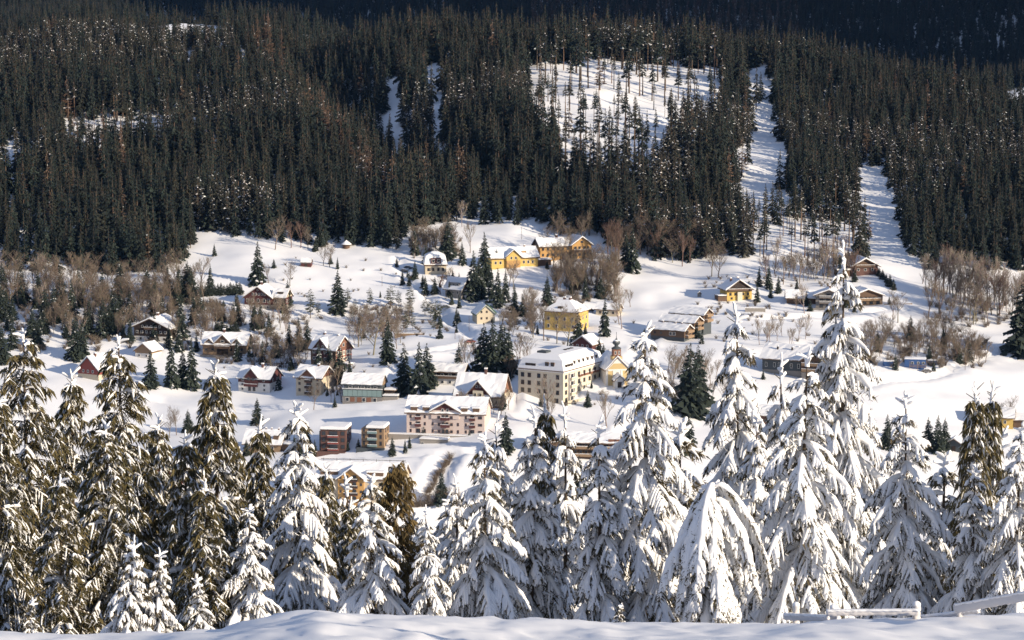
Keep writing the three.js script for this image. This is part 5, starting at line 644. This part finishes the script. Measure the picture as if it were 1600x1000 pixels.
  fill(200, 0, 330, 455, 550); fill(120, 1350, 1540, 525, 575, 1, 2.2); fill(60, 350, 660, 490, 600, 0.6, 1.2); fill(50, 780, 1130, 500, 640, 0.6, 1.2); fill(40, 1060, 1330, 470, 540, 0.6, 1.2); fill(40, 430, 760, 400, 470, 0.5, 1); fill(90, 865, 965, 425, 475); fill(60, 330, 480, 495, 580); fill(60, 545, 700, 480, 530, 0.7, 1.4); fill(60, 1450, 1600, 470, 520); for (let k = 0; k < 40; k++) { const t = R(); fill(1, lerp(704, 668, t) - 3, lerp(704, 668, t) + 3, lerp(714, 770, t), lerp(714, 770, t) + 4, 0.8, 1.6); } fill(30, 640, 720, 795, 815, 1, 1.8); fill(40, 790, 835, 480, 520); fill(40, 640, 720, 370, 400); fill(40, 1100, 1330, 430, 450, 0.6, 1.3); fill(20, 1120, 1230, 470, 500, 0.7, 1.2);
  const im = new THREE.InstancedMesh(g0.build(), VC, spots.length), X = new THREE.Matrix4(), Q = new THREE.Quaternion(), Y = new THREE.Vector3(0, 1, 0); spots.forEach(([x, y, z, s], n) => im.setMatrixAt(n, X.compose(new THREE.Vector3(x, y, z), Q.setFromAxisAngle(Y, R() * 6.28), new THREE.Vector3(s, s, s)))); im.name = 'scrub'; im.castShadow = im.receiveShadow = true; tag(im, 'leafless twiggy scrub around the gardens and stream', 'scrub', null, 'stuff'); scene.add(im);
}

// ---------------------------------------------------------------- poles along the lanes
[[1240, 560, 26, 'thin pole on the snowbank at the right road, first of two'], [1308, 575, 24, 'thin pole in the snow below the large dark chalet'], [1529, 572, 26, 'thin pole left of the road bend at right'], [1508, 578, 24, 'thin pole right of the blue huts'], [597, 447, 16, 'thin pole on the meadow above the pines'], [733, 519, 26, 'thin lamp-less pole beside the lane near the green-roofed cottage'], [711, 530, 20, 'thin pole below the dark car on the lane'], [815, 374, 20, 'thin pole behind the yellow lodge']].forEach(([px, py, hp, label]) => { const p = at(px, py), o = mesh('pole', new THREE.CylinderGeometry(0.07, 0.1, 1, 6).translate(0, 0.5, 0), M.brown, scene); o.scale.set(1, hp * p.m, 1); o.position.set(p.x, p.y - 0.05, -p.d); o.name = numbered('pole'); tag(o, label, 'pole', 'poles along the lanes'); });

// ---------------------------------------------------------------- rimed wooden fence at the edge of the slope
{
  const R = rng(44), G = new THREE.Group(), RIME = mat(0.62, 0.6, 0.6, 0.9), WOOD = mat(0.26, 0.22, 0.2, 0.9); G.name = 'slope_fence'; tag(G, 'rime-covered wooden rail fence at the lower right edge of the slope', 'fence'); scene.add(G); G.userData.m = 0;
  const P = (px, py, d) => { const v = (500 - py) / F, s = d / (cp + v * sp); return [(px - 800) / F * s, EYE + (v * cp - sp) * s, -d]; };
  const bar = (name, a, b, h, t, m) => { // lumpy squared bar from a to b
    const n = 34, gb = new GB(), A = new THREE.Vector3(...a), B = new THREE.Vector3(...b), D = B.clone().sub(A).normalize(), S = new THREE.Vector3().crossVectors(D, Math.abs(D.y) > 0.8 ? new THREE.Vector3(1, 0, 0) : new THREE.Vector3(0, 1, 0)).normalize(), U = new THREE.Vector3().crossVectors(S, D), ring = [[-1, -1], [0, -1.06], [1, -1], [1.08, 0], [1, 0.9], [0.5, 1.12], [-0.5, 1.12], [-1, 0.9], [-1.08, 0]], c = [1, 1, 1];
    for (let k = 0; k <= n; k++) for (const [u, v] of ring) { const q = A.clone().lerp(B, k / n).addScaledVector(S, u * t / 2 * (0.75 + 0.5 * R())).addScaledVector(U, v * h / 2 * (0.8 + 0.36 * R())); gb.v(q.x, q.y, q.z, c); }
    const m2 = ring.length; for (let k = 0; k < n; k++) for (let i = 0; i < m2; i++) { const x = k * m2 + i, y = k * m2 + (i + 1) % m2; gb.i.push(x, x + m2, y, y, x + m2, y + m2); }
    for (const k of [0, n]) { const z = A.clone().lerp(B, k / n), o = gb.v(z.x, z.y, z.z, c); for (let i = 0; i < m2; i++) { const x = k * m2 + i, y = k * m2 + (i + 1) % m2; gb.i.push(...(k ? [o, y, x] : [o, x, y])); } }
    return mesh(name, gb.build(), m, G);
  };
  const post = (px, top, d, w) => { const a = P(px, top, d), y0 = ground(a[0], d) - 0.5, o = bar('post', [a[0], y0, a[2]], a, w, w, RIME), c = mesh('snow_cap', new THREE.SphereGeometry(w * 0.62, 10, 6).scale(1, 0.8, 1).translate(a[0], a[1] + w * 0.15, a[2]), SNOW_LOAD, o); };
  const rail = (x0, y0, x1, y1, d0, d1, h) => { const a = P(x0, y0, d0), b = P(x1, y1, d1), o = bar('rail', a, b, h, 0.09, RIME); const s = bar('snow_cap', [a[0], a[1] + h * 0.5, a[2]], [b[0], b[1] + h * 0.5, b[2]], 0.05, 0.1, SNOW_LOAD); o.add(s); return o; };
  post(1244, 946, 51.0, 0.13); post(1302, 950, 49.6, 0.13); post(1432, 946, 49.2, 0.15); post(1500, 952, 48.8, 0.12);
  rail(1226, 964, 1296, 967, 51.0, 50.0, 0.12); rail(1291, 958, 1436, 957, 49.4, 49.0, 0.105); rail(1436, 966, 1530, 955, 49.4, 48.6, 0.07); rail(1494, 951, 1625, 928, 48.4, 46.0, 0.17);
}
renderer.render(scene, camera);
